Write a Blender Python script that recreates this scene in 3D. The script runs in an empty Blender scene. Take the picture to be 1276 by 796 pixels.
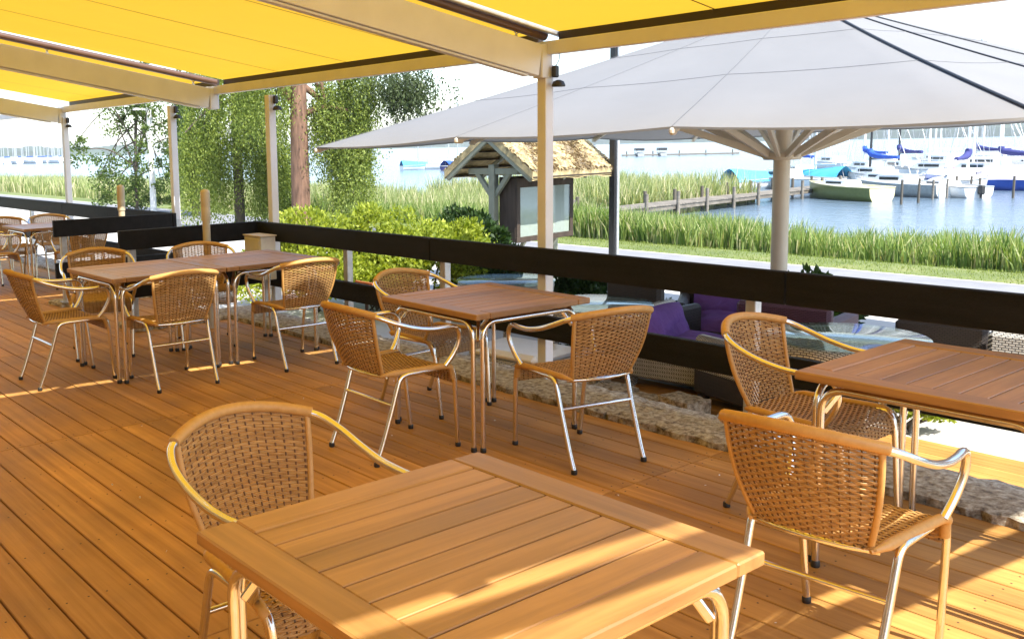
import bpy, math, random
import numpy as np
from math import sin, cos, pi, radians, sqrt
from mathutils import Vector, Matrix
random.seed(7); RNG = np.random.default_rng(7)
SC = bpy.context.scene
COL = SC.collection
V = Vector

# ------------------------------------------------------------------ mesh builder
class G:
    """collects shapes; build() links them as ONE mesh object"""
    def __init__(s): s.v = []; s.f = []; s.m = []; s.sm = []
    def add(s, verts, faces, mat=0, smooth=False):
        o = len(s.v); s.v.extend([tuple(p) for p in verts])
        for f in faces:
            s.f.append(tuple(i + o for i in f)); s.m.append(mat); s.sm.append(smooth)
    def box(s, c, size, b=0.004, rz=0.0, mat=0, M=None):
        hx, hy, hz = size[0] / 2, size[1] / 2, size[2] / 2
        b = min(b, hx * .9, hy * .9, hz * .9)
        vs = []; idx = {}
        for sx in (-1, 1):
            for sy in (-1, 1):
                for sz in (-1, 1):
                    for a in range(3):
                        p = [sx * (hx - b), sy * (hy - b), sz * (hz - b)]
                        p[a] += (sx, sy, sz)[a] * b
                        idx[(sx, sy, sz, a)] = len(vs); vs.append(p)
        fs = []
        for a in range(3):
            o1, o2 = (a + 1) % 3, (a + 2) % 3
            for sg in (-1, 1):
                q = []
                for (p1, p2) in ((-1, -1), (1, -1), (1, 1), (-1, 1)):
                    k = [0, 0, 0]; k[a] = sg; k[o1] = p1; k[o2] = p2
                    q.append(idx[(k[0], k[1], k[2], a)])
                fs.append(q if sg > 0 else q[::-1])
        for a in range(3):      # edges along axis a
            o1, o2 = (a + 1) % 3, (a + 2) % 3
            for p1 in (-1, 1):
                for p2 in (-1, 1):
                    def K(e, ax):
                        k = [0, 0, 0]; k[a] = e; k[o1] = p1; k[o2] = p2
                        return idx[(k[0], k[1], k[2], ax)]
                    q = [K(-1, o1), K(1, o1), K(1, o2), K(-1, o2)]
                    fs.append(q if p1 * p2 < 0 else q[::-1])
        for sx in (-1, 1):
            for sy in (-1, 1):
                for sz in (-1, 1):
                    q = [idx[(sx, sy, sz, 0)], idx[(sx, sy, sz, 1)], idx[(sx, sy, sz, 2)]]
                    fs.append(q if sx * sy * sz > 0 else q[::-1])
        if M is None: M = Matrix.Translation(c) @ Matrix.Rotation(rz, 4, 'Z')
        s.add([M @ V(p) for p in vs], fs, mat)
    def beam(s, p, q, w, h, b=.003, mat=0, up=(0, 0, 1)):
        """box from p to q, w wide (sideways), h tall"""
        p, q = V(p), V(q); d = q - p; L = d.length; d.normalize()
        side = d.cross(V(up)).normalized(); u = side.cross(d)
        M = Matrix(((side.x, d.x, u.x, 0), (side.y, d.y, u.y, 0), (side.z, d.z, u.z, 0), (0, 0, 0, 1)))
        s.box(None, (w, L, h), b, M=Matrix.Translation((p + q) / 2) @ M, mat=mat)
    def tube(s, pts, r, n=8, mat=0, cap=True, flat=None, closed=False):
        pts = [V(p) for p in pts]; N = len(pts)
        rr = r if isinstance(r, (list, tuple)) else [r] * N
        T = []
        for i in range(N):
            a = pts[(i - 1) % N] if (closed or i > 0) else pts[i]
            c = pts[(i + 1) % N] if (closed or i < N - 1) else pts[i]
            T.append((c - a).normalized())
        ref = V((0, 0, 1)) if abs(T[0].z) < .9 else V((1, 0, 0))
        nrm = (ref - T[0] * ref.dot(T[0])).normalized()
        vs = []
        for i in range(N):
            nrm = (nrm - T[i] * nrm.dot(T[i]))
            if nrm.length < 1e-6: nrm = T[i].orthogonal()
            nrm.normalize(); bn = T[i].cross(nrm)
            for k in range(n):
                a = 2 * pi * k / n
                fx = flat if flat else 1.0
                vs.append(pts[i] + (nrm * cos(a) * fx + bn * sin(a)) * rr[i])
        fs = []
        for i in range(N if closed else N - 1):
            j = (i + 1) % N
            for k in range(n):
                k2 = (k + 1) % n
                fs.append((i * n + k, i * n + k2, j * n + k2, j * n + k))
        s.add(vs, fs, mat, True)
        if cap and not closed:
            s.add(vs[:n], [tuple(range(n))[::-1]], mat); s.add(vs[-n:], [tuple(range(n))], mat)
    def lathe(s, c, prof, n=24, mat=0, smooth=True):
        vs = []
        for (r, z) in prof:
            for k in range(n):
                a = 2 * pi * k / n; vs.append((c[0] + r * cos(a), c[1] + r * sin(a), c[2] + z))
        fs = []
        for i in range(len(prof) - 1):
            for k in range(n):
                k2 = (k + 1) % n
                fs.append((i * n + k, i * n + k2, (i + 1) * n + k2, (i + 1) * n + k))
        s.add(vs, fs, mat, smooth)
        s.add(vs[:n], [tuple(range(n))[::-1]], mat); s.add(vs[-n:], [tuple(range(n))], mat)
    def grid(s, P, nu, nv, mat=0, smooth=True, flip=False):
        """P(i,j) -> point, i<=nu, j<=nv"""
        vs = [P(i, j) for j in range(nv + 1) for i in range(nu + 1)]
        fs = []
        for j in range(nv):
            for i in range(nu):
                a = j * (nu + 1) + i; q = (a, a + 1, a + nu + 2, a + nu + 1)
                fs.append(q[::-1] if flip else q)
        s.add(vs, fs, mat, smooth)
    def build(s, name, mats, parent=None, loc=(0, 0, 0)):
        me = bpy.data.meshes.new(name)
        me.from_pydata(s.v, [], s.f)
        mats = mats if isinstance(mats, (list, tuple)) else [mats]
        for m in mats: me.materials.append(m)
        if len(mats) > 1: me.polygons.foreach_set('material_index', s.m)
        me.polygons.foreach_set('use_smooth', s.sm)
        me.update()
        o = bpy.data.objects.new(name, me); COL.objects.link(o); o.location = loc
        if parent: o.parent = parent
        return o

def fast_mesh(name, verts, faces_n, mats, parent=None, smooth=False, matidx=None):
    """verts (N,3) array, consecutive groups of faces_n vertices form a face"""
    verts = np.asarray(verts, dtype=np.float32); N = len(verts); F = N // faces_n
    me = bpy.data.meshes.new(name)
    me.vertices.add(N); me.vertices.foreach_set('co', verts.ravel())
    me.loops.add(N); me.loops.foreach_set('vertex_index', np.arange(N, dtype=np.int32))
    me.polygons.add(F)
    me.polygons.foreach_set('loop_start', np.arange(0, N, faces_n, dtype=np.int32))
    mats = mats if isinstance(mats, (list, tuple)) else [mats]
    for m in mats: me.materials.append(m)
    if matidx is not None: me.polygons.foreach_set('material_index', np.asarray(matidx, dtype=np.int32))
    me.update(calc_edges=True); me.validate()
    o = bpy.data.objects.new(name, me); COL.objects.link(o)
    if parent: o.parent = parent
    return o

def tag(o, label=None, cat=None, group=None, kind=None):
    if label: o['label'] = label
    if cat: o['category'] = cat
    if group: o['group'] = group
    if kind: o['kind'] = kind
    return o
def thing(name, label, cat, loc=(0, 0, 0), rz=0, group=None):
    o = bpy.data.objects.new(name, None); COL.objects.link(o)
    o.empty_display_size = .2
    o.location = loc; o.rotation_euler = (0, 0, rz)
    return tag(o, label, cat, group)
def dup(root, loc, rz=0, label=None, group=None, scale=None):
    r = root.copy(); COL.objects.link(r); r.location = loc; r.rotation_euler = (0, 0, rz)
    if label: r['label'] = label
    if group: r['group'] = group
    if scale: r.scale = scale
    for ch in list(root.children):
        c = ch.copy(); COL.objects.link(c); c.parent = r
        for g in list(ch.children):
            d = g.copy(); COL.objects.link(d); d.parent = c
    return r
def smoothpath(P, n=6, closed=False):
    P = [V(p) for p in P]; out = []; N = len(P)
    for i in range(N if closed else N - 1):
        if closed: p0, p1, p2, p3 = P[(i - 1) % N], P[i], P[(i + 1) % N], P[(i + 2) % N]
        else: p0, p1, p2, p3 = P[max(i - 1, 0)], P[i], P[i + 1], P[min(i + 2, N - 1)]
        for k in range(n):
            t = k / n
            out.append(.5 * ((2 * p1) + (p2 - p0) * t + (2 * p0 - 5 * p1 + 4 * p2 - p3) * t * t + (3 * p1 - p0 - 3 * p2 + p3) * t ** 3))
    if not closed: out.append(P[-1])
    return out

# ------------------------------------------------------------------ materials
def newmat(name):
    m = bpy.data.materials.new(name); m.use_nodes = True
    nt = m.node_tree; b = nt.nodes['Principled BSDF']
    return m, nt, b
def N(nt, t, **kw):
    n = nt.nodes.new(t)
    for k, v in kw.items():
        if k in n.inputs: n.inputs[k].default_value = v
        else: setattr(n, k, v)
    return n
def ramp(nt, stops):
    r = nt.nodes.new('ShaderNodeValToRGB'); e = r.color_ramp.elements
    while len(e) < len(stops): e.new(.5)
    for el, (p, c) in zip(e, stops): el.position = p; el.color = (*c, 1)
    return r
def mapping(nt, scale=(1, 1, 1), coord='Object'):
    tc = nt.nodes.new('ShaderNodeTexCoord'); mp = nt.nodes.new('ShaderNodeMapping')
    mp.inputs['Scale'].default_value = scale
    nt.links.new(tc.outputs[coord], mp.inputs['Vector']); return mp
def simple(name, col, rough=.6, metal=0, var=.12, scale=8, bump=0, bscale=60, spec=None, stretch=(1, 1, 1)):
    """base colour with a little uneven noise, optional bump"""
    m, nt, b = newmat(name); L = nt.links.new
    mp = mapping(nt, stretch)
    nz = N(nt, 'ShaderNodeTexNoise', Scale=scale, Detail=5); L(mp.outputs[0], nz.inputs['Vector'])
    r = ramp(nt, [(.3, [max(0, c * (1 - var)) for c in col]), (.7, [min(1, c * (1 + var)) for c in col])])
    L(nz.outputs[0], r.inputs[0]); L(r.outputs[0], b.inputs['Base Color'])
    b.inputs['Roughness'].default_value = rough; b.inputs['Metallic'].default_value = metal
    if spec is not None: b.inputs['Specular IOR Level'].default_value = spec
    if bump:
        n2 = N(nt, 'ShaderNodeTexNoise', Scale=bscale, Detail=6); L(mp.outputs[0], n2.inputs['Vector'])
        bp = N(nt, 'ShaderNodeBump', Strength=bump, Distance=.01); L(n2.outputs[0], bp.inputs['Height']); L(bp.outputs[0], b.inputs['Normal'])
    return m
def wood(name, dark, light, grain=(1.2, 22, 22), rough=.55, isl=.25, stain=.35, bump=.15, spec=.4):
    m, nt, b = newmat(name); L = nt.links.new
    mp = mapping(nt, grain); geo = nt.nodes.new('ShaderNodeNewGeometry')
    off = N(nt, 'ShaderNodeMath', operation='MULTIPLY'); off.inputs[1].default_value = 37.0
    L(geo.outputs['Random Per Island'], off.inputs[0])
    ad = N(nt, 'ShaderNodeVectorMath', operation='ADD'); L(mp.outputs[0], ad.inputs[0]); L(off.outputs[0], ad.inputs[1])
    nz = N(nt, 'ShaderNodeTexNoise', Scale=1.0, Detail=8, Roughness=.62, Distortion=.4); L(ad.outputs[0], nz.inputs['Vector'])
    r = ramp(nt, [(.28, dark), (.72, light)]); L(nz.outputs[0], r.inputs[0])
    mp2 = mapping(nt, (1, 1, 1)); n2 = N(nt, 'ShaderNodeTexNoise', Scale=2.3, Detail=5); L(mp2.outputs[0], n2.inputs['Vector'])
    # board-to-board value + blotches of wear
    a = N(nt, 'ShaderNodeMapRange'); a.inputs['To Min'].default_value = 1 - isl; a.inputs['To Max'].default_value = 1 + isl * .6
    L(geo.outputs['Random Per Island'], a.inputs[0])
    c = N(nt, 'ShaderNodeMapRange'); c.inputs['From Min'].default_value = .3; c.inputs['From Max'].default_value = .7
    c.inputs['To Min'].default_value = 1 - stain; c.inputs['To Max'].default_value = 1.08; L(n2.outputs[0], c.inputs[0])
    mu = N(nt, 'ShaderNodeMath', operation='MULTIPLY'); L(a.outputs[0], mu.inputs[0]); L(c.outputs[0], mu.inputs[1])
    mx = N(nt, 'ShaderNodeVectorMath', operation='SCALE'); L(r.outputs[0], mx.inputs[0]); L(mu.outputs[0], mx.inputs['Scale'])
    L(mx.outputs[0], b.inputs['Base Color'])
    rr = N(nt, 'ShaderNodeMapRange'); rr.inputs['To Min'].default_value = rough - .12; rr.inputs['To Max'].default_value = rough + .15
    L(n2.outputs[0], rr.inputs[0]); L(rr.outputs[0], b.inputs['Roughness'])
    b.inputs['Specular IOR Level'].default_value = spec
    bp = N(nt, 'ShaderNodeBump', Strength=bump, Distance=.003); L(nz.outputs[0], bp.inputs['Height']); L(bp.outputs[0], b.inputs['Normal'])
    return m
def leafmat(name, c1, c2, trans=.45, rough=.55):
    m, nt, b = newmat(name); L = nt.links.new
    geo = nt.nodes.new('ShaderNodeNewGeometry'); r = ramp(nt, [(0, c1), (1, c2)])
    L(geo.outputs['Random Per Island'], r.inputs[0]); L(r.outputs[0], b.inputs['Base Color'])
    b.inputs['Roughness'].default_value = rough; b.inputs['Specular IOR Level'].default_value = .3
    tr = nt.nodes.new('ShaderNodeBsdfTranslucent')
    sc = N(nt, 'ShaderNodeVectorMath', operation='MULTIPLY'); sc.inputs[1].default_value = (1.25, 1.2, .5)
    L(r.outputs[0], sc.inputs[0]); L(sc.outputs[0], tr.inputs['Color'])
    mx = nt.nodes.new('ShaderNodeMixShader'); mx.inputs[0].default_value = trans
    L(b.outputs[0], mx.inputs[1]); L(tr.outputs[0], mx.inputs[2]); L(mx.outputs[0], nt.nodes['Material Output'].inputs[0])
    return m
def reedmat(name, stops):
    m = leafmat(name, stops[0][1], stops[-1][1], .45); nt = m.node_tree
    r = [n for n in nt.nodes if n.type == 'VALTORGB'][0]; e = r.color_ramp.elements
    while len(e) < len(stops): e.new(.5)
    for el, (p, c) in zip(e, stops): el.position = p; el.color = (*c, 1)
    return m
def fabric(name, col, trans=.0, tcol=None, weave=900, var=.05, rough=.85, wave=.0):
    m, nt, b = newmat(name); L = nt.links.new
    mp = mapping(nt); nz = N(nt, 'ShaderNodeTexNoise', Scale=1.6, Detail=4); L(mp.outputs[0], nz.inputs['Vector'])
    r = ramp(nt, [(.3, [c * (1 - var) for c in col]), (.7, [min(1, c * (1 + var)) for c in col])])
    L(nz.outputs[0], r.inputs[0]); L(r.outputs[0], b.inputs['Base Color']); b.inputs['Roughness'].default_value = rough
    b.inputs['Specular IOR Level'].default_value = .2
    n2 = N(nt, 'ShaderNodeTexNoise', Scale=5.0, Detail=3); L(mp.outputs[0], n2.inputs['Vector'])
    bp = N(nt, 'ShaderNodeBump', Strength=.25 + .7 * wave, Distance=.02 + .03 * wave); L(n2.outputs[0], bp.inputs['Height']); L(bp.outputs[0], b.inputs['Normal'])
    if trans:
        tr = nt.nodes.new('ShaderNodeBsdfTranslucent'); tr.inputs['Color'].default_value = (*(tcol or col), 1)
        mx = nt.nodes.new('ShaderNodeMixShader'); mx.inputs[0].default_value = trans
        L(b.outputs[0], mx.inputs[1]); L(tr.outputs[0], mx.inputs[2]); L(mx.outputs[0], nt.nodes['Material Output'].inputs[0])
    return m
def wicker(name, c1, c2, sc=1.0):
    m, nt, b = newmat(name); L = nt.links.new
    tc = nt.nodes.new('ShaderNodeTexCoord'); sx = nt.nodes.new('ShaderNodeSeparateXYZ'); L(tc.outputs['Object'], sx.inputs[0])
    a1 = N(nt, 'ShaderNodeMath', operation='ADD'); L(sx.outputs[0], a1.inputs[0]); L(sx.outputs[1], a1.inputs[1])
    m1 = N(nt, 'ShaderNodeMath', operation='MULTIPLY_ADD'); L(sx.outputs[1], m1.inputs[0]); m1.inputs[1].default_value = .8; L(sx.outputs[2], m1.inputs[2])
    cb = nt.nodes.new('ShaderNodeCombineXYZ'); L(a1.outputs[0], cb.inputs[0]); L(m1.outputs[0], cb.inputs[1])
    br = nt.nodes.new('ShaderNodeTexBrick'); L(cb.outputs[0], br.inputs['Vector'])
    br.inputs['Color1'].default_value = (*c1, 1); br.inputs['Color2'].default_value = (*[c * .8 for c in c1], 1); br.inputs['Mortar'].default_value = (*c2, 1)
    br.inputs['Scale'].default_value = 1; br.inputs['Mortar Size'].default_value = .0035 * sc; br.inputs['Mortar Smooth'].default_value = .6
    br.inputs['Brick Width'].default_value = .034 * sc; br.inputs['Row Height'].default_value = .014 * sc
    L(br.outputs['Color'], b.inputs['Base Color']); b.inputs['Roughness'].default_value = .5
    bp = N(nt, 'ShaderNodeBump', Strength=.8, Distance=.006); bp.invert = True
    L(br.outputs['Fac'], bp.inputs['Height']); L(bp.outputs[0], b.inputs['Normal'])
    return m

M = {}
M['deck'] = wood('deck_wood', (.37, .172, .040), (.61, .325, .092), grain=(.9, 26, 26), rough=.6, isl=.22, stain=.30, bump=.4, spec=.3)
M['deckdark'] = simple('deck_gap_shade', (.02, .014, .01), .9)  # near-black colour stands in for the shade seen through the board gaps
M['screw'] = simple('screw_head', (.05, .03, .02), .6)
M['teak'] = wood('teak', (.30, .145, .042), (.54, .285, .088), grain=(26, 1.1, 26), rough=.42, isl=.22, stain=.28, bump=.2, spec=.7)
M['teakx'] = wood('teak_end_board', (.30, .145, .042), (.54, .285, .088), grain=(1.1, 26, 26), rough=.42, isl=.2, stain=.28, bump=.2, spec=.7)
M['alu'] = simple('brushed_aluminium', (.82, .80, .76), .2, 1.0, .05, 30)
M['cap'] = simple('black_plastic', (.02, .02, .02), .5)
M['blackmetal'] = simple('black_metal', (.02, .021, .023), .42)
M['rail'] = simple('dark_stained_board', (.0052, .0047, .0047), .62, 0, .7, 2.2, .6, 40, spec=.25, stretch=(1, 8, 8))
M['frame'] = simple('painted_steel', (.66, .68, .72), .45, 0, .06, 5)
M['galv'] = simple('galvanised_steel', (.50, .52, .54), .4, .6, .15, 20)
M['yellow'] = fabric('yellow_awning_cloth', (.80, .55, .03), .285, (.80, .50, .042), var=.05)
M['seam'] = simple('seam_thread', (.16, .10, .015), .9)
M['valance'] = simple('dark_brown_bar', (.03, .018, .010), .5)
M['tubebrown'] = simple('brown_tube', (.11, .06, .04), .35)
M['canopy'] = fabric('light_grey_canopy', (.232, .235, .241), .2, (.22, .22, .22), var=.03)
M['pole'] = simple('cream_pole', (.62, .56, .46), .4, 0, .05)
M['seamgrey'] = simple('grey_thread', (.15, .155, .17), .9)
M['piping'] = simple('dark_piping', (.03, .035, .045), .6)
M['thatch'] = simple('mossy_thatch', (.42, .33, .17), .95, 0, .5, 7, .9, 70)
M['oldwood'] = wood('weathered_board', (.035, .024, .016), (.10, .07, .05), grain=(14, 14, 1.5), rough=.7)
M['greygreen'] = simple('grey_green_paint', (.24, .25, .185), .6, 0, .12, 9)
M['paper'] = simple('notice_panel', (.58, .60, .56), .5, 0, .10, 2.5, stretch=(.3, .3, 2))  # sheet colour also carries the pale green reflection of sky and grass
M['bark'] = simple('reddish_bark', (.15, .085, .055), .95, 0, .5, 5, 1.0, 18, stretch=(3, 3, .5))
M['bark2'] = simple('grey_bark', (.10, .08, .06), .95, 0, .4, 5, .8, 18, stretch=(3, 3, .6))
M['leafw'] = leafmat('weeping_leaf', (.08, .13, .02), (.33, .40, .10), .5)
M['leafb'] = leafmat('birch_leaf', (.035, .07, .018), (.17, .24, .06))
M['leafs'] = leafmat('sparse_leaf', (.022, .042, .018), (.065, .10, .035), .35)
M['leafc'] = leafmat('conifer_leaf', (.03, .05, .02), (.09, .12, .045), .3)
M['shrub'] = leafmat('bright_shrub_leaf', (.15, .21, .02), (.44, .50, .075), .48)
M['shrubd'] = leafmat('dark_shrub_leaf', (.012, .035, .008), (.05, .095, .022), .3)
M['reed'] = reedmat('reed_blade', [(0, (.06, .12, .03)), (.35, (.17, .26, .06)), (.8, (.36, .44, .16)), (.9, (.50, .47, .27))])
M['reedl'] = reedmat('pale_reed_blade', [(0, (.13, .19, .06)), (.35, (.27, .33, .13)), (.75, (.48, .51, .26)), (.86, (.60, .55, .38))])
M['lawnblade'] = leafmat('lawn_blade', (.12, .18, .03), (.30, .35, .09), .4)
M['asphalt'] = simple('asphalt_path', (.20, .20, .21), .85, 0, .1, 3, .3, 80)
M['paving'] = simple('light_paving', (.52, .50, .46), .8, 0, .08, 2.2, .25, 50)
M['glass'] = None
M['wkw'] = wicker('pale_grey_wicker', (.58, .57, .53), (.05, .045, .04), 1.2)
M['wkd'] = wicker('dark_brown_wicker', (.050, .038, .032), (.012, .009, .008))
M['wkp'] = wicker('plum_wicker', (.14, .05, .08), (.05, .02, .03))
M['wkt'] = wicker('table_weave', (.36, .40, .36), (.07, .08, .075), .9)
M['purple'] = fabric('purple_cushion', (.145, .068, .25), var=.35, wave=1)
M['maroon'] = fabric('plum_cushion', (.17, .05, .10), var=.15)
M['white'] = simple('white_gelcoat', (.78, .78, .76), .3, 0, .04)
M['greyhull'] = simple('grey_hull', (.33, .34, .33), .4)
M['greenhull'] = simple('olive_green_hull', (.15, .17, .045), .35)
M['creamhull'] = simple('cream_transom', (.72, .64, .36), .4)
M['bluecover'] = fabric('blue_cover', (.03, .09, .42), var=.2)
M['navycover'] = fabric('navy_cover', (.045, .05, .17), var=.2)
M['cyancover'] = fabric('light_blue_cover', (.08, .40, .66), var=.15)
M['lilac'] = fabric('lilac_cover', (.55, .53, .70), var=.08)
M['red'] = simple('red_paint', (.55, .06, .05), .5)
M['winglass'] = simple('boat_window', (.02, .025, .03), .1)
M['oldjetty'] = wood('silvered_jetty_wood', (.15, .13, .105), (.28, .25, .205), grain=(3, 3, 20), rough=.8, bump=.3)
M['darkpile'] = simple('wet_pile', (.10, .085, .065), .8)
M['cream'] = simple('cream_plastic', (.55, .47, .33), .5, 0, .08)
M['orange'] = simple('orange_board', (.55, .18, .05), .6)
M['plaster'] = simple('house_plaster', (.62, .55, .42), .85)
M['boxside'] = simple('cabinet_paint', (.58, .56, .50), .5)

for k_ in ('teak', 'teakx'):
    b_ = M[k_].node_tree.nodes['Principled BSDF']; b_.inputs['Coat Weight'].default_value = .14; b_.inputs['Coat Roughness'].default_value = .4
def rattan_mat(name, dark, light):
    m, nt, b = newmat(name); L = nt.links.new
    geo = nt.nodes.new('ShaderNodeNewGeometry'); mp = mapping(nt, (1, 1, 1))
    nz = N(nt, 'ShaderNodeTexNoise', Scale=55, Detail=4); L(mp.outputs[0], nz.inputs['Vector'])
    ad = N(nt, 'ShaderNodeMath', operation='MULTIPLY_ADD'); L(geo.outputs['Random Per Island'], ad.inputs[0]); ad.inputs[1].default_value = .45; 
    m2 = N(nt, 'ShaderNodeMath', operation='MULTIPLY'); L(nz.outputs[0], m2.inputs[0]); m2.inputs[1].default_value = .6; L(m2.outputs[0], ad.inputs[2])
    r = ramp(nt, [(.15, dark), (.8, light)]); L(ad.outputs[0], r.inputs[0]); L(r.outputs[0], b.inputs['Base Color'])
    b.inputs['Roughness'].default_value = .42; b.inputs['Specular IOR Level'].default_value = .4
    return m
M['rattan'] = rattan_mat('rattan_strand', (.30, .165, .058), (.58, .36, .14))
M['rattand'] = rattan_mat('rattan_stake_shade', (.11, .05, .017), (.20, .10, .035))  # stakes coloured dark to give the shade inside the holes of the weave
M['rattanw'] = rattan_mat('rattan_wrap', (.40, .215, .062), (.62, .37, .13))

def thin_glass(name, tint):
    m, nt, b = newmat(name); L = nt.links.new; nt.nodes.remove(b)
    tr = nt.nodes.new('ShaderNodeBsdfTransparent'); tr.inputs[0].default_value = (*tint, 1)
    gl = nt.nodes.new('ShaderNodeBsdfGlossy'); gl.inputs['Roughness'].default_value = .03
    lw = nt.nodes.new('ShaderNodeLayerWeight'); lw.inputs[0].default_value = .5; pw = N(nt, 'ShaderNodeMath', operation='POWER'); pw.inputs[1].default_value = 2.6; L(lw.outputs['Facing'], pw.inputs[0]); fr = N(nt, 'ShaderNodeMath', operation='MULTIPLY_ADD'); fr.inputs[1].default_value = .5; fr.inputs[2].default_value = .05; L(pw.outputs[0], fr.inputs[0])
    mx = nt.nodes.new('ShaderNodeMixShader'); L(fr.outputs[0], mx.inputs[0]); L(tr.outputs[0], mx.inputs[1]); L(gl.outputs[0], mx.inputs[2])
    L(mx.outputs[0], nt.nodes['Material Output'].inputs[0]); return m
M['glass'] = thin_glass('table_glass', (.86, .93, .90)); M['caseglass'] = thin_glass('case_glass', (.9, .93, .92))

def granite():
    m, nt, b = newmat('granite_slab'); L = nt.links.new
    mp = mapping(nt)
    n1 = N(nt, 'ShaderNodeTexNoise', Scale=26, Detail=7, Roughness=.7); L(mp.outputs[0], n1.inputs['Vector'])
    n2 = N(nt, 'ShaderNodeTexVoronoi', Scale=55); L(mp.outputs[0], n2.inputs['Vector'])
    r = ramp(nt, [(.3, (.05, .04, .03)), (.43, (.26, .21, .15)), (.55, (.46, .41, .32)), (.70, (.70, .66, .57))]); L(n1.outputs[0], r.inputs[0])
    mx = N(nt, 'ShaderNodeMixRGB', blend_type='MULTIPLY'); mx.inputs[0].default_value = .4
    r2 = ramp(nt, [(.0, (.25, .22, .2)), (.35, (1, 1, 1))]); L(n2.outputs['Distance'], r2.inputs[0])
    L(r.outputs[0], mx.inputs[1]); L(r2.outputs[0], mx.inputs[2]); L(mx.outputs[0], b.inputs['Base Color'])
    b.inputs['Roughness'].default_value = .8
    bp = N(nt, 'ShaderNodeBump', Strength=.9, Distance=.02); L(n1.outputs[0], bp.inputs['Height']); L(bp.outputs[0], b.inputs['Normal'])
    return m
M['granite'] = granite()
def lawnmat():
    m, nt, b = newmat('lawn_and_bank'); L = nt.links.new
    mp = mapping(nt); n1 = N(nt, 'ShaderNodeTexNoise', Scale=.7, Detail=8, Roughness=.7); L(mp.outputs[0], n1.inputs['Vector'])
    n2 = N(nt, 'ShaderNodeTexNoise', Scale=24, Detail=5); L(mp.outputs[0], n2.inputs['Vector'])
    r = ramp(nt, [(.35, (.085, .12, .022)), (.55, (.15, .18, .045)), (.72, (.24, .23, .09))]); L(n1.outputs[0], r.inputs[0])
    r2 = ramp(nt, [(.3, (.6, .6, .6)), (.7, (1.2, 1.2, 1.2))]); L(n2.outputs[0], r2.inputs[0])
    mx = N(nt, 'ShaderNodeMixRGB', blend_type='MULTIPLY'); mx.inputs[0].default_value = 1; L(r.outputs[0], mx.inputs[1]); L(r2.outputs[0], mx.inputs[2])
    L(mx.outputs[0], b.inputs['Base Color']); b.inputs['Roughness'].default_value = .9
    return m
M['lawn'] = lawnmat()
def watermat():
    m, nt, b = newmat('lake_water'); L = nt.links.new
    b.inputs['Base Color'].default_value = (.10, .145, .19, 1); b.inputs['Roughness'].default_value = .16; b.inputs['IOR'].default_value = 1.33
    mp = mapping(nt, (1, 1, 1)); n1 = N(nt, 'ShaderNodeTexNoise', Scale=1.6, Detail=6, Roughness=.6, Distortion=.5); L(mp.outputs[0], n1.inputs['Vector'])
    bp = N(nt, 'ShaderNodeBump', Strength=.8, Distance=.14); L(n1.outputs[0], bp.inputs['Height']); L(bp.outputs[0], b.inputs['Normal'])
    return m
M['water'] = watermat()
M['hill'] = simple('wooded_shore', (.035, .055, .03), .95, 0, .5, .05)

# ------------------------------------------------------------------ camera, light, world
HC = 1.5888
def camera():
    yaw, pit, rol = radians(-52.938), radians(6.919), radians(-1.225)
    f = V((sin(yaw) * cos(pit), cos(yaw) * cos(pit), -sin(pit)))
    r = V((cos(yaw), -sin(yaw), 0)); u = r.cross(f)
    c, s = cos(rol), sin(rol)
    r2 = r * c + u * s; u2 = -r * s + u * c
    cd = bpy.data.cameras.new('camera'); o = bpy.data.objects.new('camera', cd); COL.objects.link(o)
    o.matrix_world = Matrix(((r2.x, u2.x, -f.x, 0), (r2.y, u2.y, -f.y, 0), (r2.z, u2.z, -f.z, HC), (0, 0, 0, 1)))
    cd.sensor_width = 36; cd.lens = 1193.81 / 1276 * 36
    cd.shift_x = 168.04 / 1276; cd.shift_y = -69.64 / 1276
    cd.clip_start = .05; cd.clip_end = 12000
    SC.camera = o
camera()
SUN = V((1, .0, 1.37)).normalized()
sl = bpy.data.lights.new('sun', 'SUN'); sl.energy = 4.2; sl.angle = radians(.55); sl.color = (1, .95, .86)
so = bpy.data.objects.new('sun', sl); COL.objects.link(so); so.rotation_euler = SUN.to_track_quat('Z', 'Y').to_euler()
w = bpy.data.worlds.new('World'); SC.world = w; w.use_nodes = True
nt = w.node_tree; sky = nt.nodes.new('ShaderNodeTexSky'); sky.sky_type = 'NISHITA'; sky.sun_disc = False
sky.sun_elevation = math.asin(SUN.z); sky.sun_rotation = math.atan2(SUN.x, SUN.y)
sky.air_density = 1.0; sky.dust_density = 1.0; sky.ozone_density = 1.0
bg = nt.nodes['Background']; bg.inputs[1].default_value = .15; nt.links.new(sky.outputs[0], bg.inputs[0])
SC.view_settings.view_transform = 'Standard'; SC.view_settings.look = 'None'
SC.view_settings.exposure = 1.5; SC.view_settings.gamma = 1; SC.view_settings.use_curve_mapping = False
SC.cycles.max_bounces = 8; SC.cycles.diffuse_bounces = 5; SC.cycles.glossy_bounces = 4; SC.cycles.transmission_bounces = 6; SC.cycles.transparent_max_bounces = 6
SC.cycles.caustics_reflective = False; SC.cycles.caustics_refractive = False
SC.cycles.use_denoising = True; SC.cycles.sample_clamp_indirect = 6

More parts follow.
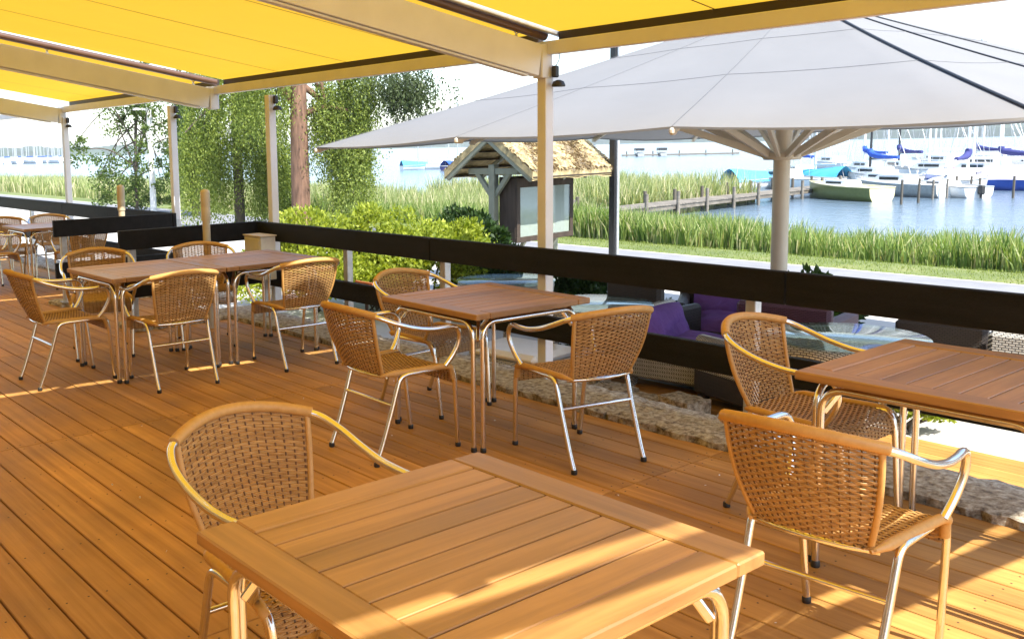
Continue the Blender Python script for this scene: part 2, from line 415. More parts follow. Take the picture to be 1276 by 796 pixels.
# ------------------------------------------------------------------ ground, deck, water
ZG = -.5
def prof(y):
    pts = [(-400, -.56), (15.1, -.56), (16, -.535), (17.2, -.6), (18.2, -.85), (20.5, -1.1), (23, -1.28), (27, -1.6), (40, -2.6), (80, -5), (9000, -6)]
    for (a, za), (b, zb) in zip(pts, pts[1:]):
        if y <= b: return za + (zb - za) * (y - a) / (b - a)
    return pts[-1][1]
def ground():
    ys = [-400, -60, -10, 0, 5, 10, 14, 15, 15.5, 16, 16.5, 17, 17.4, 17.8, 18.2, 19, 20, 21, 22, 23, 25, 27, 32, 40, 80, 300, 2500, 6000]
    xs = [-6000, -1500, -400, -150] + list(range(-80, 41, 4)) + [150, 800, 3000]
    g = G(); g.grid(lambda i, j: (xs[i], ys[j], prof(ys[j])), len(xs) - 1, len(ys) - 1)
    tag(g.build('ground', M['lawn']), kind='structure')
    g = G(); xs2 = [-4000, -1200, -300, -100, -40, 0, 40, 300, 1500]; ys2 = [17.5, 24, 40, 100, 400, 1500, 3500]
    g.grid(lambda i, j: (xs2[i], ys2[j], -1.3), len(xs2) - 1, len(ys2) - 1, smooth=False)
    tag(g.build('lake_water', M['water']), kind='structure')
    g = G(); g.box((-20, 9.95, -.53), (120, 10.3, .06), .01); tag(g.build('pavement', M['paving']), kind='structure')
    g = G(); g.box((-20, 13.35, -.512), (120, 3.3, .032), .005); tag(g.build('asphalt_path', M['asphalt']), kind='structure')
ground()
YB, W = .8746, .1491
def deck():
    g = G(); seams = [-17.8, -15.29, -12.78, -10.27, -7.77, -5.255, -2.745, -.235, 2.27, 4.0]
    k0, k1 = int((-3.0 - YB) / W), int((4.28 - YB) / W)
    for k in range(k0, k1 + 1):
        y0 = YB + k * W
        for a, b in zip(seams, seams[1:]):
            yy1 = min(y0 + W, 4.29)
            g.box(((a + b) / 2, (y0 + yy1) / 2, -.014), (b - a - .005, yy1 - y0 - .008, .028), .003)
            # two rows of screw heads near each joist
            n = 5
            for i in range(n + 1):
                x = a + .04 + (b - a - .08) * i / n
                for dy in (.035, W - .035):
                    if y0 + dy > 4.25: continue
                    g.lathe((x + random.uniform(-.006, .006), y0 + dy + random.uniform(-.005, .005), -.002), [(.0042, 0), (.0042, .0026)], 6, 1, False)
    tag(g.build('deck', [M['deck'], M['screw']]), kind='structure')
    g = G(); g.box((-7, .6, -.32), (22.4, 7.3, .5), .01)
    tag(g.build('deck_base', M['deckdark']), kind='structure')
    # lower sunlit deck outside the kerb
    g = G(); y = 4.78
    while y < 6.72:
        for a, b in ((-6.6, -3.9), (-3.9, -1.2), (-1.2, 1.6), (1.6, 4)):
            g.box(((a + b) / 2, y + .07, -.474), (b - a - .005, .134, .028), .003)
        y += .14
    tag(g.build('lower_deck', M['deck']), kind='structure')
    # entrance steps between the two railings
    g = G(); g.box((-9.0, 4.55, -.30), (1.5, .5, .25), .01); g.box((-9.0, 5.05, -.43), (1.5, .5, .1), .01)
    tag(g.build('entrance_steps', M['paving']), kind='structure')
deck()
def slab_mesh(x0, x1, y0, y1, ztop=.045, zbot=-.10, seed=0):
    rng = random.Random(seed); g = G(); nx = max(4, int((x1 - x0) / .05)); ny = max(4, int((y1 - y0) / .05))
    hs = {}
    def P(i, j):
        e = .018
        x = x0 + (x1 - x0) * i / nx; y = y0 + (y1 - y0) * j / ny
        if i in (0, nx): x += rng.uniform(-e, e)
        if j in (0, ny): y += rng.uniform(-e, e)
        z = ztop + rng.uniform(-.006, .006)
        if i in (0, nx) or j in (0, ny): z -= .012
        hs[(i, j)] = (x, y, z); return hs[(i, j)]
    g.grid(P, nx, ny)
    ring = [(i, 0) for i in range(nx)] + [(nx, j) for j in range(ny)] + [(i, ny) for i in range(nx, 0, -1)] + [(0, j) for j in range(ny, 0, -1)]
    top = [hs[r] for r in ring]; n = len(top)
    mid = [(p[0] + rng.uniform(-.012, .012), p[1] + rng.uniform(-.012, .012), (ztop + zbot) / 2 + rng.uniform(-.01, .01)) for p in top]
    bot = [(p[0], p[1], zbot) for p in top]
    g.add(top + mid + bot, [(k, k + n, (k + 1) % n + n, (k + 1) % n) for k in range(n)] + [(k + n, k + 2 * n, (k + 1) % n + 2 * n, (k + 1) % n + n) for k in range(n)])
    return g
for i, (x0, x1, y0, y1) in enumerate([(-8.42, -6.1, 4.29, 4.72), (-6.09, -3.55, 4.29, 4.74), (-3.54, -1.05, 4.29, 4.73), (-1.04, 1.4, 4.29, 4.73), (1.41, 4, 4.29, 4.73),
                                      (-8.42, -8.0, 3.3, 4.28), (-10.25, -9.85, 3.3, 4.28), (-12.6, -9.83, 4.29, 4.72), (-15.2, -12.61, 4.29, 4.72), (-17.8, -15.21, 4.29, 4.72)]):
    tag(slab_mesh(x0, x1, y0, y1, seed=i).build('granite_kerb', M['granite']), kind='structure')
g = G(); g.box((-7, 4.50, -.35), (22, .46, .46), .01); tag(g.build('kerb_foundation', M['granite']), kind='structure')

# ------------------------------------------------------------------ railings
RY = 4.594
def rail_boards(root, segs, zt, zb, th=.045):
    zc, h = (zt + zb) / 2, zt - zb
    for (a, b) in segs:
        g = G(); g.beam((a[0], a[1], zc), (b[0], b[1], zc), th, h, .005)
        g.build('top_board' if zt > .7 else 'bottom_board', M['rail'], root)
def railing(label, segs, posts):
    r = thing('terrace_railing', label, 'railing')
    rail_boards(r, segs, .911, .739); rail_boards(r, segs, .470, .312)
    for (x, y) in posts:
        g = G(); g.box((x, y, .42), (.06, .06, .84), .004); g.box((x, y, .05), (.11, .11, .012), .002); g.build('post', M['galv'], r)
    return r
Yc = RY + .0225
railing('long black two-board railing along the deck edge beside the tables',
        [((-8.02, Yc), (-5.435, Yc)), ((-5.43, Yc), (-2.62, Yc)), ((-2.615, Yc), (.3, Yc)), ((.305, Yc), (3, Yc)), ((-8.0, 3.22), (-8.0, Yc - .025))],
        [(-5.35, 4.675), (-2.84, 4.675), (-.3, 4.675), (1.2, 4.675), (-8.06, 3.36), (-6.6, 4.675)])
railing('black two-board railing beyond the entrance gap at the far left',
        [((-9.84, 3.27), (-9.84, Yc - .03)), ((-13.4, Yc), (-9.82, Yc)), ((-17.6, Yc), (-13.405, Yc))],
        [(-9.91, 3.39), (-9.9, 4.675), (-11.4, 4.675), (-15.0, 4.675), (-16.9, 4.675)])

# ------------------------------------------------------------------ awning frame and awnings
def zr(y): return 2.25 - .172 * (y - 4.4)      # top edge of the rafters
def zp(y): return 2.36 - .170 * (y - 4.39)     # awning cloth
fr = thing('pergola', 'pale steel frame of posts, front beam and sloping rafters under the yellow awnings', 'pergola')
for x in (-4.35, -7.8, -9.91, -13.33, .27):
    g = G(); g.box((x, 4.68, 1.06), (.075, .075, 2.06), .004); g.box((x, 4.68, .05), (.14, .14, .014), .002); g.build('post', M['frame'], fr)
g = G(); g.box((-7.5, 4.68, 2.195), (22, .06, .085), .004); g.build('front_beam', M['frame'], fr)
for x in (-4.35, -8.88, -13.36, .27):
    h = .20 if x < 0 else .12
    g = G(); g.beam((x, -1.9, zr(-1.9) - h / 2), (x, 4.60, zr(4.60) - h / 2), .075 if x < 0 else .05, h, .004)
    g.beam((x, 2.2, zr(2.2) - h - .012), (x, 4.5, zr(4.5) - h - .012), .05, .014, .002)
    g.build('rafter', M['frame'], fr)
    g = G(); g.box((x, 4.655, zr(4.655) - h / 2 + .005), (.085, .10, h + .012), .006); g.build('end_cap', M['frame'], fr)
def awning(x0, x1, label, arm=False, toff=.095):
    r = thing('awning', label, 'awning', group='yellow awnings over the deck')
    g = G(); nx, ny = 16, 24; ya, yb = -1.95, 4.74
    def P(i, j):
        x = x0 + (x1 - x0) * i / nx; y = ya + (yb - ya) * j / ny
        sag = -.035 * sin(pi * i / nx) * sin(pi * j / ny)
        return (x, y, zp(y) + sag)
    g.grid(P, nx, ny, smooth=True)
    g.build('cloth', M['yellow'], r)
    g = G()
    ns = round((x1 - x0) / 1.2)
    for k in range(1, ns):
        x = x0 + (x1 - x0) * k / ns; t = k / ns
        vs = []; 
        for j in range(ny + 1):
            y = ya + (yb - ya) * j / ny; z = zp(y) - .035 * sin(pi * t) * sin(pi * j / ny) - .003
            vs += [(x - .006, y, z), (x + .006, y, z)]
        g.add(vs, [(2 * j, 2 * j + 1, 2 * j + 3, 2 * j + 2) for j in range(ny)])
    g.build('seam', M['seam'], r)
    g = G(); g.box(((x0 + x1) / 2, 4.765, zp(4.765) - .018), (x1 - x0 + .01, .05, .075), .006); g.build('front_bar', M['valance'], r)
    g = G(); g.box(((x0 + x1) / 2, 4.768, zp(4.765) - .064), (x1 - x0 + .02, .055, .016), .003); g.build('front_trim', M['frame'], r)
    # guide tube beside the rafter with its zig-zag hangers
    xt = x1 + toff
    g = G(); pts = [(xt, y, zp(y) - .03) for y in (-1.9, 1, 3, 4.7)]; g.tube(pts, .032, 12); g.build('guide_tube', M['tubebrown'], r)
    for y in (1.2, 3.0, 4.45):
        g = G(); z1 = zp(y) - .05; z0 = zr(y) - .005
        for s in (-1, 1):
            g.tube([(xt, y + s * .03, z1), (xt - .01, y - s * .01, (z1 + z0) / 2), (xt - .02, y + s * .035, z0)], .005, 6)
        g.box((xt - .02, y, z0), (.06, .09, .012), .003)
        g.build('hanger', M['galv'], r)
    if arm:
        g = G(); g.tube([(xt - .15, 2.2, zp(2.2) - .06), (xt + .9 - .3, 1.2, zp(1.2) - .06)], .028, 10); g.build('folding_arm', M['tubebrown'], r)
    return r
awning(-8.80, -4.47, 'yellow awning panel over the long double table, left of the thickest rafter', True)
awning(-4.29, .25, 'yellow awning panel at top right, right of the thickest rafter', toff=-.05)
awning(-13.28, -8.98, 'yellow awning panel farthest left above the backlit table')
# profile rail in the slit beside the nearest rafter
g = G(); g.beam((-4.318, -1.9, zp(-1.9)), (-4.318, 4.84, zp(4.84)), .03, .05, .004); o = g.build('guide_profile', M['galv'], fr)
# black clip lamps on the posts
for x, lab in ((-4.35, 'small black spotlight on the thick post in mid picture'), (-7.8, 'small black spotlight on the post before the weeping tree'),
               (-9.91, 'small black spotlight on the post at the entrance gap'), (-13.33, 'small black spotlight on the farthest left post')):
    t = thing('spotlight', lab, 'spotlight', (x + .04, 4.70, 1.99), 0, 'spotlights on the awning posts')
    g = G(); g.box((.028, .0, .055), (.035, .045, .075), .008); g.build('ballast', M['cap'], t)
    g = G(); g.lathe((.055, .0, -.03), [(.012, .03), (.035, .02), (.045, -.005), (.042, -.012)], 14); g.build('lamp_head', M['cap'], t)
    g = G(); g.tube(smoothpath([(.03, 0, .09), (.06, .0, .13), (.055, 0, .19), (.03, 0, .215)], 5), .003, 5); g.build('cable', M['cap'], t)
# wall of the house behind the viewer
hw = thing('house_wall', 'cream plaster house wall at the back of the deck', 'wall', (-7, -2.1, 0))
g = G(); g.box((0, -.1, 1.7), (24, .2, 3.6), .01); g.build('plaster', M['plaster'], hw)
for x in (-6, -1.5, 3, 7.5):
    g = G(); g.box((x, .02, 1.1), (1.5, .06, 2.2), .005); f_ = g.build('glazed_door', M['oldwood'], hw)
    g = G(); g.box((x, .055, 1.15), (1.2, .02, 1.9), .002); g.build('pane', M['winglass'], f_)

# ------------------------------------------------------------------ dining table
S = .868
def make_table(label):
    t = thing('dining_table', label, 'table', group='slatted teak tables')
    z0, z1 = .708, .74; zc = (z0 + z1) / 2; hs = z1 - z0; bw = .09; yw = .098
    g = G(); a = S / 2
    for s in (-1, 1):
        g.box((0, s * (a - yw / 2), zc), (S, yw, hs), .004, mat=1)
        g.box((s * (a - bw / 2), 0, zc), (bw, S - 2 * yw - .004, hs), .004)
    n = 8; pw = (S - 2 * bw) / n
    for k in range(n):
        g.box((-a + bw + pw * (k + .5), 0, zc - .001), (pw - .0055, S - 2 * yw - .005, hs - .004), .002)
    g.build('tabletop', [M['teak'], M['teakx']], t)
    g = G(); g.box((0, 0, .695), (S - .22, .05, .024), .002); g.box((0, .24, .695), (S - .22, .05, .024), .002); g.box((0, -.24, .695), (S - .22, .05, .024), .002); g.build('batten', M['cap'], t)
    i = .045; b = a - i; r = .0135; zt = .684
    for rot in range(4):
        R = Matrix.Rotation(rot * pi / 2, 4, 'Z'); c = .075; e = .036
        pts = []
        h0 = b - e
        pts = [(-h0, b, .012), (-h0, b, .3), (-h0, b, zt - .10)]
        for q in range(7):
            an = pi - q / 6 * pi / 2; pts.append((-h0 + .085 + .085 * cos(an), b, zt - .085 + .085 * sin(an)))
        pts += [(0, b, zt)]
        pts2 = [(-p[0], p[1], p[2]) for p in pts[:-1]][::-1]
        g = G(); g.tube([R @ V(p) for p in pts + pts2], r, 10)
        lg = g.build('leg_frame', M['alu'], t)
        for s in (-1, 1):
            g = G(); p = R @ V((s * h0, b, 0)); g.lathe((p.x, p.y, 0), [(.015, 0), (.017, .004), (.0165, .02), (.0145, .026)], 12); g.build('foot_cap', M['cap'], lg)
    for sx in (-1, 1):
        for sy in (-1, 1):
            g = G(); g.beam((sx * (b - .03), sy * (b - .03), zt - .10), (sx * (b - .09), sy * (b - .09), z0 - .006), .022, .022, .004); g.build('corner_brace', M['alu'], t)
    return t
T0c = (-1.907 + S / 2, .912 + S / 2)
tb = make_table('nearest teak table in the foreground with a bright sun stripe across it')
tb.location = (*T0c, 0)
def table_at(x, y, rz, label, s=1.0): return dup(tb, (x, y, 0), rz, label, scale=(s, s, 1) if s != 1 else None)
T2c = (-3.895, 3.69)
table_at(*T2c, radians(-2.3), 'teak table with three rattan chairs in the middle, before the thick post', .955)
table_at(-1.834 + S / 2, 3.30 + S / 2, 0, 'teak table at the right edge of the picture by the railing')
table_at(-7.073 + S / 2, 2.436 + S / 2, radians(.4), 'nearer half of the long double table on the left')
table_at(-7.073 + S / 2, 2.436 + S * 1.5 + .004, radians(.4), 'farther half of the long double table, by the grey box')
table_at(-11.62, 3.82, 0, 'teak table at far left, partly behind the black railing end')

# ------------------------------------------------------------------ rattan chair
def make_chair(label):
    t = thing('rattan_chair', label, 'chair', group='rattan and aluminium armchairs')
    # back shell
    def SB(u, v):
        x = (.168 + (.222 - .168) * v + .012 * sin(pi * v)) * u
        y = -.215 - .150 * v + u * u * (.028 + .06 * v) - .012 * sin(pi * v)
        z = .452 + .343 * v - .030 * u * u * v
        return V((x, y, z))
    # seat shell; v<=1 seat, 1..1.3 rolled front apron
    def SS(u, v):
        if v <= 1:
            hw = .188 + .040 * v; y = -.205 + .405 * v; z = .452 - .016 * (1 - u * u) * sin(pi * min(v, 1)) 
            if v > .86: k = (v - .86) / .14; z -= .010 * k * k
        else:
            k = (v - 1) / .3; a = k * pi / 2 * 1.0
            hw = .228 - .010 * k; y = .200 + .028 * sin(min(a * 1.6, pi / 2)); z = .442 - .085 * k
        return V((hw * u, y, z))
    def weave(Sf, cols, rows, v0, v1, amp=.0032, r=.0021):
        g = G(); n = 2 * cols
        dv = (v1 - v0) / rows
        for j in range(rows):
            for s in (-.21, .21):
                v = v0 + dv * (j + .5 + s); pts = []
                for i in range(n + 1):
                    u = -1 + 2 * i / n
                    p = Sf(u, v); pu = Sf(min(u + .02, 1), v) - Sf(max(u - .02, -1), v); pv = Sf(u, v + .01) - Sf(u, v - .01)
                    nn = pu.cross(pv).normalized()
                    a = amp * (1 if ((i // 2) + j) % 2 else -1) if i % 2 else 0
                    pts.append(p + nn * a + V((random.uniform(-.0003, .0003), random.uniform(-.0003, .0003), random.uniform(-.0004, .0004))))
                g.tube(pts, r, 5, cap=False)
        for k in range(cols):
            u = -1 + 2 * (k + .5) / cols
            pts = [Sf(u, v0 + (v1 - v0) * q / 12) for q in range(13)]
            g.tube(pts, .0028, 5, cap=False, mat=1)
        return g
    st = weave(SS, 16, 52, .0, 1.3, .0036).build('seat', [M['rattan'], M['rattand']], t)
    bk = weave(SB, 16, 36, .0, 1.0, .0038).build('backrest', [M['rattan'], M['rattand']], t)
    def wrap(pts, r, name, parent, n=9, pitch=.0070, taper=0):
        P = smoothpath(pts, 10); L = [0]
        for a, b in zip(P, P[1:]): L.append(L[-1] + (b - a).length)
        m = int(L[-1] / pitch) * 2 + 1; out = []; rr = []; q = 0
        for i in range(m):
            d = L[-1] * i / (m - 1)
            while q < len(L) - 2 and L[q + 1] < d: q += 1
            tt = (d - L[q]) / max(L[q + 1] - L[q], 1e-9); out.append(P[q].lerp(P[q + 1], min(tt, 1))); rr.append(r * (1.0 if i % 2 else .87) * (1 if i / m > taper else .45 + .55 * i / m / max(taper, 1e-6)))
        g = G(); g.tube(out, rr, n); return g.build(name, M['rattanw'], parent)
    # wrapped top rail of the back
    top = [SB(u, 1.0) + V((0, 0, .006)) for u in (-1.06, -1, -.85, -.6, -.3, 0, .3, .6, .85, 1, 1.06)]
    wrap(top, .0185, 'top_rail', t, 10)
    for s in (-1, 1):
        wrap([SB(s * 1.0, v) for v in (.0, .25, .5, .75, .98)], .0105, 'edge_binding', bk, 8)
        wrap([SS(s * .93, .0) + V((0, 0, -.006))] + [SS(s * 1.02, v) + V((0, 0, .003)) for v in (.1, .25, .45, .7, .9, 1.0)] + [SS(s * 1.0, 1.05), SS(s, 1.22)], .0165, 'edge_binding', st, 10, taper=.14)
    g = G(); g.tube([SB(u, -.035) for u in (-1.15, -.6, 0, .6, 1.15)], .010, 9); g.build('back_bar', M['alu'], t)
    for s in (-1, 1):
        # armrest loop
        A = [SB(s * .93, 1.0) + V((0, 0, .005)), SB(s * 1.0, 1.0) + V((0, 0, .004)), (s * .256, -.243, .753), (s * .279, -.175, .724), (s * .285, -.08, .693), (s * .283, .02, .673), (s * .279, .11, .668),
             (s * .273, .175, .668), (s * .269, .215, .655), (s * .265, .237, .62), (s * .259, .234, .57), (s * .248, .205, .51), (s * .236, .165, .458)]
        g = G(); g.tube(smoothpath(A, 6), .0128, 10); g.build('armrest', M['alu'], t)
        F = [(s * .208, .268, .012), (s * .213, .258, .12), (s * .220, .244, .28), (s * .2245, .232, .39), (s * .2255, .215, .432), (s * .224, .18, .446), (s * .222, .1, .448)]
        g = G(); g.tube(smoothpath(F, 5), .0125, 10); fl = g.build('leg', M['alu'], t)
        Rr = [(s * .222, .1, .446), (s * .218, -.0, .444), (s * .216, -.07, .442), (s * .2155, -.105, .430), (s * .215, -.125, .395), (s * .213, -.165, .27), (s * .211, -.225, .10), (s * .210, -.262, .012)]
        g = G(); g.tube(smoothpath(Rr, 5), .0125, 10); rl = g.build('leg', M['alu'], t)
        for L_, (x, y) in ((fl, (s * .208, .268)), (rl, (s * .210, -.262))):
            g = G(); g.lathe((x, y, 0), [(.013, 0), (.0155, .004), (.015, .020), (.013, .024)], 12); g.build('foot_cap', M['cap'], L_)
    g = G(); g.tube([(-.2125, -.158, .295), (0, -.158, .295), (.2125, -.158, .295)], .0095, 8); g.build('crossbar', M['alu'], t)
    return t
ch = make_chair('rattan armchair behind the left corner of the nearest table, its back to the deck')
ch.location = (-2.20, 1.36, 0); ch.rotation_euler = (0, 0, radians(-90))
def chair(x, y, face, label):
    """face: angle of the facing direction from +X"""
    return dup(ch, (x, y, 0), radians(face - 90), label)
chair(-3.92, 3.05, 88, 'rattan armchair on the near left side of the middle table, seen from the side')
chair(-3.215, 3.70, 167, 'rattan armchair on the right side of the middle table, its back towards the railing')
chair(-4.43, 3.77, 4, 'rattan armchair behind the middle table, its top above the table edge')
chair(-6.66, 2.25, 90, 'rattan armchair at the near end of the double table, cut by the left picture edge')
chair(-6.09, 2.80, 177, 'rattan armchair with its back to the viewer at the nearer half of the double table')
chair(-6.03, 3.76, 176, 'rattan armchair with a sunlit back at the farther half of the double table')
chair(-7.36, 2.79, -18, 'rattan armchair behind the nearer half of the double table, before the railing end')
chair(-7.15, 3.60, -22, 'rattan armchair behind the farther half of the double table, below the cream round post')
chair(-2.04, 3.83, 0, 'rattan armchair behind the right-hand table, facing right beside the railing')
chair(-1.40, 2.80, 94, 'large rattan armchair on the right seen from behind, near side of the right-hand table')
chair(-11.62, 3.15, 90, 'rattan armchair before the far-left table, dark against the light')
chair(-12.3, 3.55, 0, 'left one of the two rattan chairs behind the far-left table')
chair(-12.3, 4.12, 0, 'right one of the two rattan chairs behind the far-left table')
chair(-10.95, 3.95, 182, 'rattan armchair between the far-left table and the railing end')


# ------------------------------------------------------------------ small things on the deck
t = thing('cabinet', 'grey metal box on the railing corner behind the double table', 'box', (-7.70, 4.46, 0))
g = G(); g.box((0, 0, .60), (.30, .16, .40), .006); g.build('body', M['boxside'], t)
g = G(); g.box((0, -.083, .60), (.26, .008, .36), .003); d = g.build('door', M['boxside'], t)
g = G(); g.box((.09, -.089, .62), (.02, .006, .035), .002); g.build('lock', M['cap'], d)
g = G(); g.box((0, 0, .805), (.32, .18, .012), .003); g.build('lid', M['cream'], t)
g = G(); g.box((0, .05, .22), (.05, .05, .40), .003); g.build('bracket', M['galv'], t)
def torch(x, y, top, label):
    t = thing('torch_post', label, 'post', (x, y, 0), 0, 'cream round posts at the entrance')
    g = G(); g.lathe((0, 0, 0), [(.034, 0), (.034, top - .28)], 16); g.build('shaft', M['cream'], t)
    g = G(); g.lathe((0, 0, top - .28), [(.040, 0), (.042, .02), (.042, .11), (.0395, .12), (.042, .13), (.042, .25), (.036, .27), (.012, .28)], 16); g.build('head', M['cream'], t)
torch(-7.72, 3.93, 1.25, 'cream round post in front of the black railing, right of the entrance')
torch(-10.05, 4.1, 1.24, 'cream round post behind the black railing, left of the entrance')
t = thing('small_box', 'small white box on the granite kerb under the double table', 'box', (-8.2, 3.95, .045))
g = G(); g.box((0, 0, .06), (.16, .12, .12), .01); g.build('body', M['white'], t)
g = G(); g.box((0, 0, .124), (.17, .13, .012), .004); g.build('lid', M['white'], t)
t = thing('sign', 'small orange sign with a white letter W behind the railing', 'sign', (-6.95, 5.1, -.5))
g = G(); g.box((0, 0, .78), (.26, .02, .20), .003); g.build('board', M['orange'], t)
for q, (a, b) in enumerate((((-.09, .85), (-.05, .71)), ((-.05, .71), (0, .81)), ((0, .81), (.05, .71)), ((.05, .71), (.09, .85)))):
    pass
g = G()
for (a, b) in (((-.09, .85), (-.05, .71)), ((-.05, .71), (0, .81)), ((0, .81), (.05, .71)), ((.05, .71), (.09, .85))):
    g.beam((a[0], -.013, a[1]), (b[0], -.013, b[1]), .006, .022, .001, up=(0, 1, 0))
g.build('letter', M['white'], t)
g = G(); g.box((0, .02, .36), (.03, .02, .72), .002); g.build('stake', M['oldwood'], t)

# ------------------------------------------------------------------ lounge furniture on the lower terrace
def lounge_chair(loc, face, label, w=.78, d=.78, wm='wkw', cm='purple', pillow=True, back=.72, arms=True, am=None, group='wicker lounge seats'):
    """wicker tub chair: local front +Y"""
    t = thing('lounge_seat', label, 'lounge seat', (loc[0], loc[1], ZG), radians(face - 90), group)
    g = G(); g.box((0, 0, .23), (w, d, .20), .02); g.build('base', M[wm], t)
    g = G(); g.box((0, -d / 2 + .06, (.13 + back) / 2 + .03), (w, .11, back - .13), .03); g.build('back', M[wm], t)
    if arms:
        for s in (-1, 1):
            g = G(); g.box((s * (w / 2 - .05), .05, .44), (.10, d - .10, .30), .03); g.build('arm', M[am or wm], t)
    for sx in (-1, 1):
        for sy in (-1, 1):
            g = G(); g.box((sx * (w / 2 - .06), sy * (d / 2 - .06), .065), (.07, .07, .13), .006); g.build('leg', M[wm], t)
    iw = w - (.22 if arms else .04)
    g = G()
    nx, ny = 12, 10
    def P(i, j):
        u = -1 + 2 * i / nx; v = -1 + 2 * j / ny
        e = (1 - u ** 6) * (1 - v ** 6)
        return (u * iw / 2, .06 + v * (d - .16) / 2, .335 + .115 * max(e, 0) ** .35 + .012 * sin(5 * u + 3 * v))
    g.grid(P, nx, ny); g.build('seat_cushion', M[cm], t)
    if pillow:
        g = G(); n = 10
        for sgn in (1, -1):
            def Q(i, j):
                u = -1 + 2 * i / n; v = -1 + 2 * j / n; e = max(0, (1 - u ** 4) * (1 - v ** 4)) ** .5
                return (u * iw / 2 * .95, -d / 2 + .19 - v * .05 + sgn * (.085 + .012 * sin(4 * u + 5 * v)) * e, back - .13 + v * .165 - .02 * u * u)
            g.grid(Q, n, n, flip=sgn > 0)
        g.build('back_cushion', M[cm], t)
    return t
lounge_chair((-4.78, 6.86), 8, 'pale woven lounge chair with bright purple cushions, right of the small glass table', wm='wkw', back=.66, arms=False)
lounge_chair((-3.98, 6.62), 165, 'dark lounge chair with pale slanted arms turned to the left behind the right-hand chairs', w=.66, d=.66, wm='wkd', am='wkw', back=.64, cm='purple', pillow=False)
lounge_chair((-5.45, 7.32), 92, 'dark lounge chair showing its black back beside the round glass table', w=.58, d=.7, wm='wkd', back=.80, pillow=False)
lounge_chair((-5.02, 8.2), -58, 'dark sofa with purple cushions farther back beside the umbrella', w=1.3, wm='wkd', back=.66)
lounge_chair((-4.35, 7.85), 100, 'dark lounge chair with plum coloured back by the umbrella pole', wm='wkp', cm='maroon', back=.68)
lounge_chair((-3.70, 7.15), 270, 'low lounge chair with purple seat partly under the woven glass table', wm='wkd', back=.46, pillow=False)
lounge_chair((-3.15, 7.95), 98, 'dark brown wicker sofa seen from behind, right of the woven glass table', w=.62, d=.7, wm='wkd', cm='maroon', back=.665, pillow=False)
lounge_chair((-2.45, 7.95), 98, 'pale grey wicker sofa at the right edge behind the right-hand table', w=.72, d=.7, wm='wkw', cm='maroon', back=.655, pillow=False)
t = thing('ottoman', 'low pale wicker stool with a white cushion below the middle table', 'stool', (-5.62, 5.75, ZG), .1)
g = G(); g.box((0, 0, .17), (.75, .6, .30), .02); g.build('base', M['wkw'], t)
g = G(); g.box((0, 0, .36), (.72, .57, .08), .035); g.build('cushion', M['white'], t)
def round_table(x, y, r, label, woven):
    t = thing('round_table', label, 'table', (x, y, ZG), 0, 'round glass tables on the lower terrace')
    g = G(); g.lathe((0, 0, .725), [(0.01, 0), (r - .006, 0), (r, .004), (r, .008), (r - .004, .012), (.01, .012)], 48); g.build('glass_top', M['glass'], t)
    g = G(); g.lathe((0, 0, .60), [(r - .05, 0), (r - .02, .02), (r - .012, .08), (r - .02, .118), (r - .06, .118)], 40); g.build('rim', M['wkw'], t)
    if woven:
        g = G(); g.lathe((0, 0, .685), [(.005, 0), (r - .05, 0), (r - .05, .03), (.005, .03)], 40); g.build('woven_top', M['wkt'], t)
        g = G()
        for k in range(9):
            rr = .06 + k * (r - .12) / 9
            g.tube([(rr * cos(a), rr * sin(a), .718) for a in np.linspace(0, 2 * pi, 40, endpoint=False)], .004, 4, closed=True)
        g.build('woven_ring', M['wkw'], t)
    for k in range(4):
        a = pi / 4 + k * pi / 2
        g = G(); g.tube([((r - .16) * cos(a), (r - .16) * sin(a), 0), ((r - .06) * cos(a), (r - .06) * sin(a), .62)], .026, 8); g.build('leg', M['wkw'], t)
round_table(-6.88, 6.82, .50, 'round glass table half hidden behind the middle table and thick post', False)
round_table(-5.30, 6.35, .46, 'round glass table with bright white top beside the dark sofa back', True)
round_table(-3.22, 6.45, .52, 'round glass table with woven pattern left of the right-hand teak table', True)
# stone edging of the planting
for i in range(7):
    x = -6.4 + i * .36 + random.uniform(-.04, .04)
    g = slab_mesh(-.16, .16, -.12, .12, random.uniform(.10, .20), -.06, 50 + i)
    o = g.build('stone', M['granite'], None, (x, 6.15 + random.uniform(-.08, .08) - .10 * (i > 4), ZG)); o.rotation_euler = (0, 0, random.uniform(-.3, .3))
    tag(o, 'rough granite stone edging the planting by the lower deck', 'stone', 'granite edging stones')

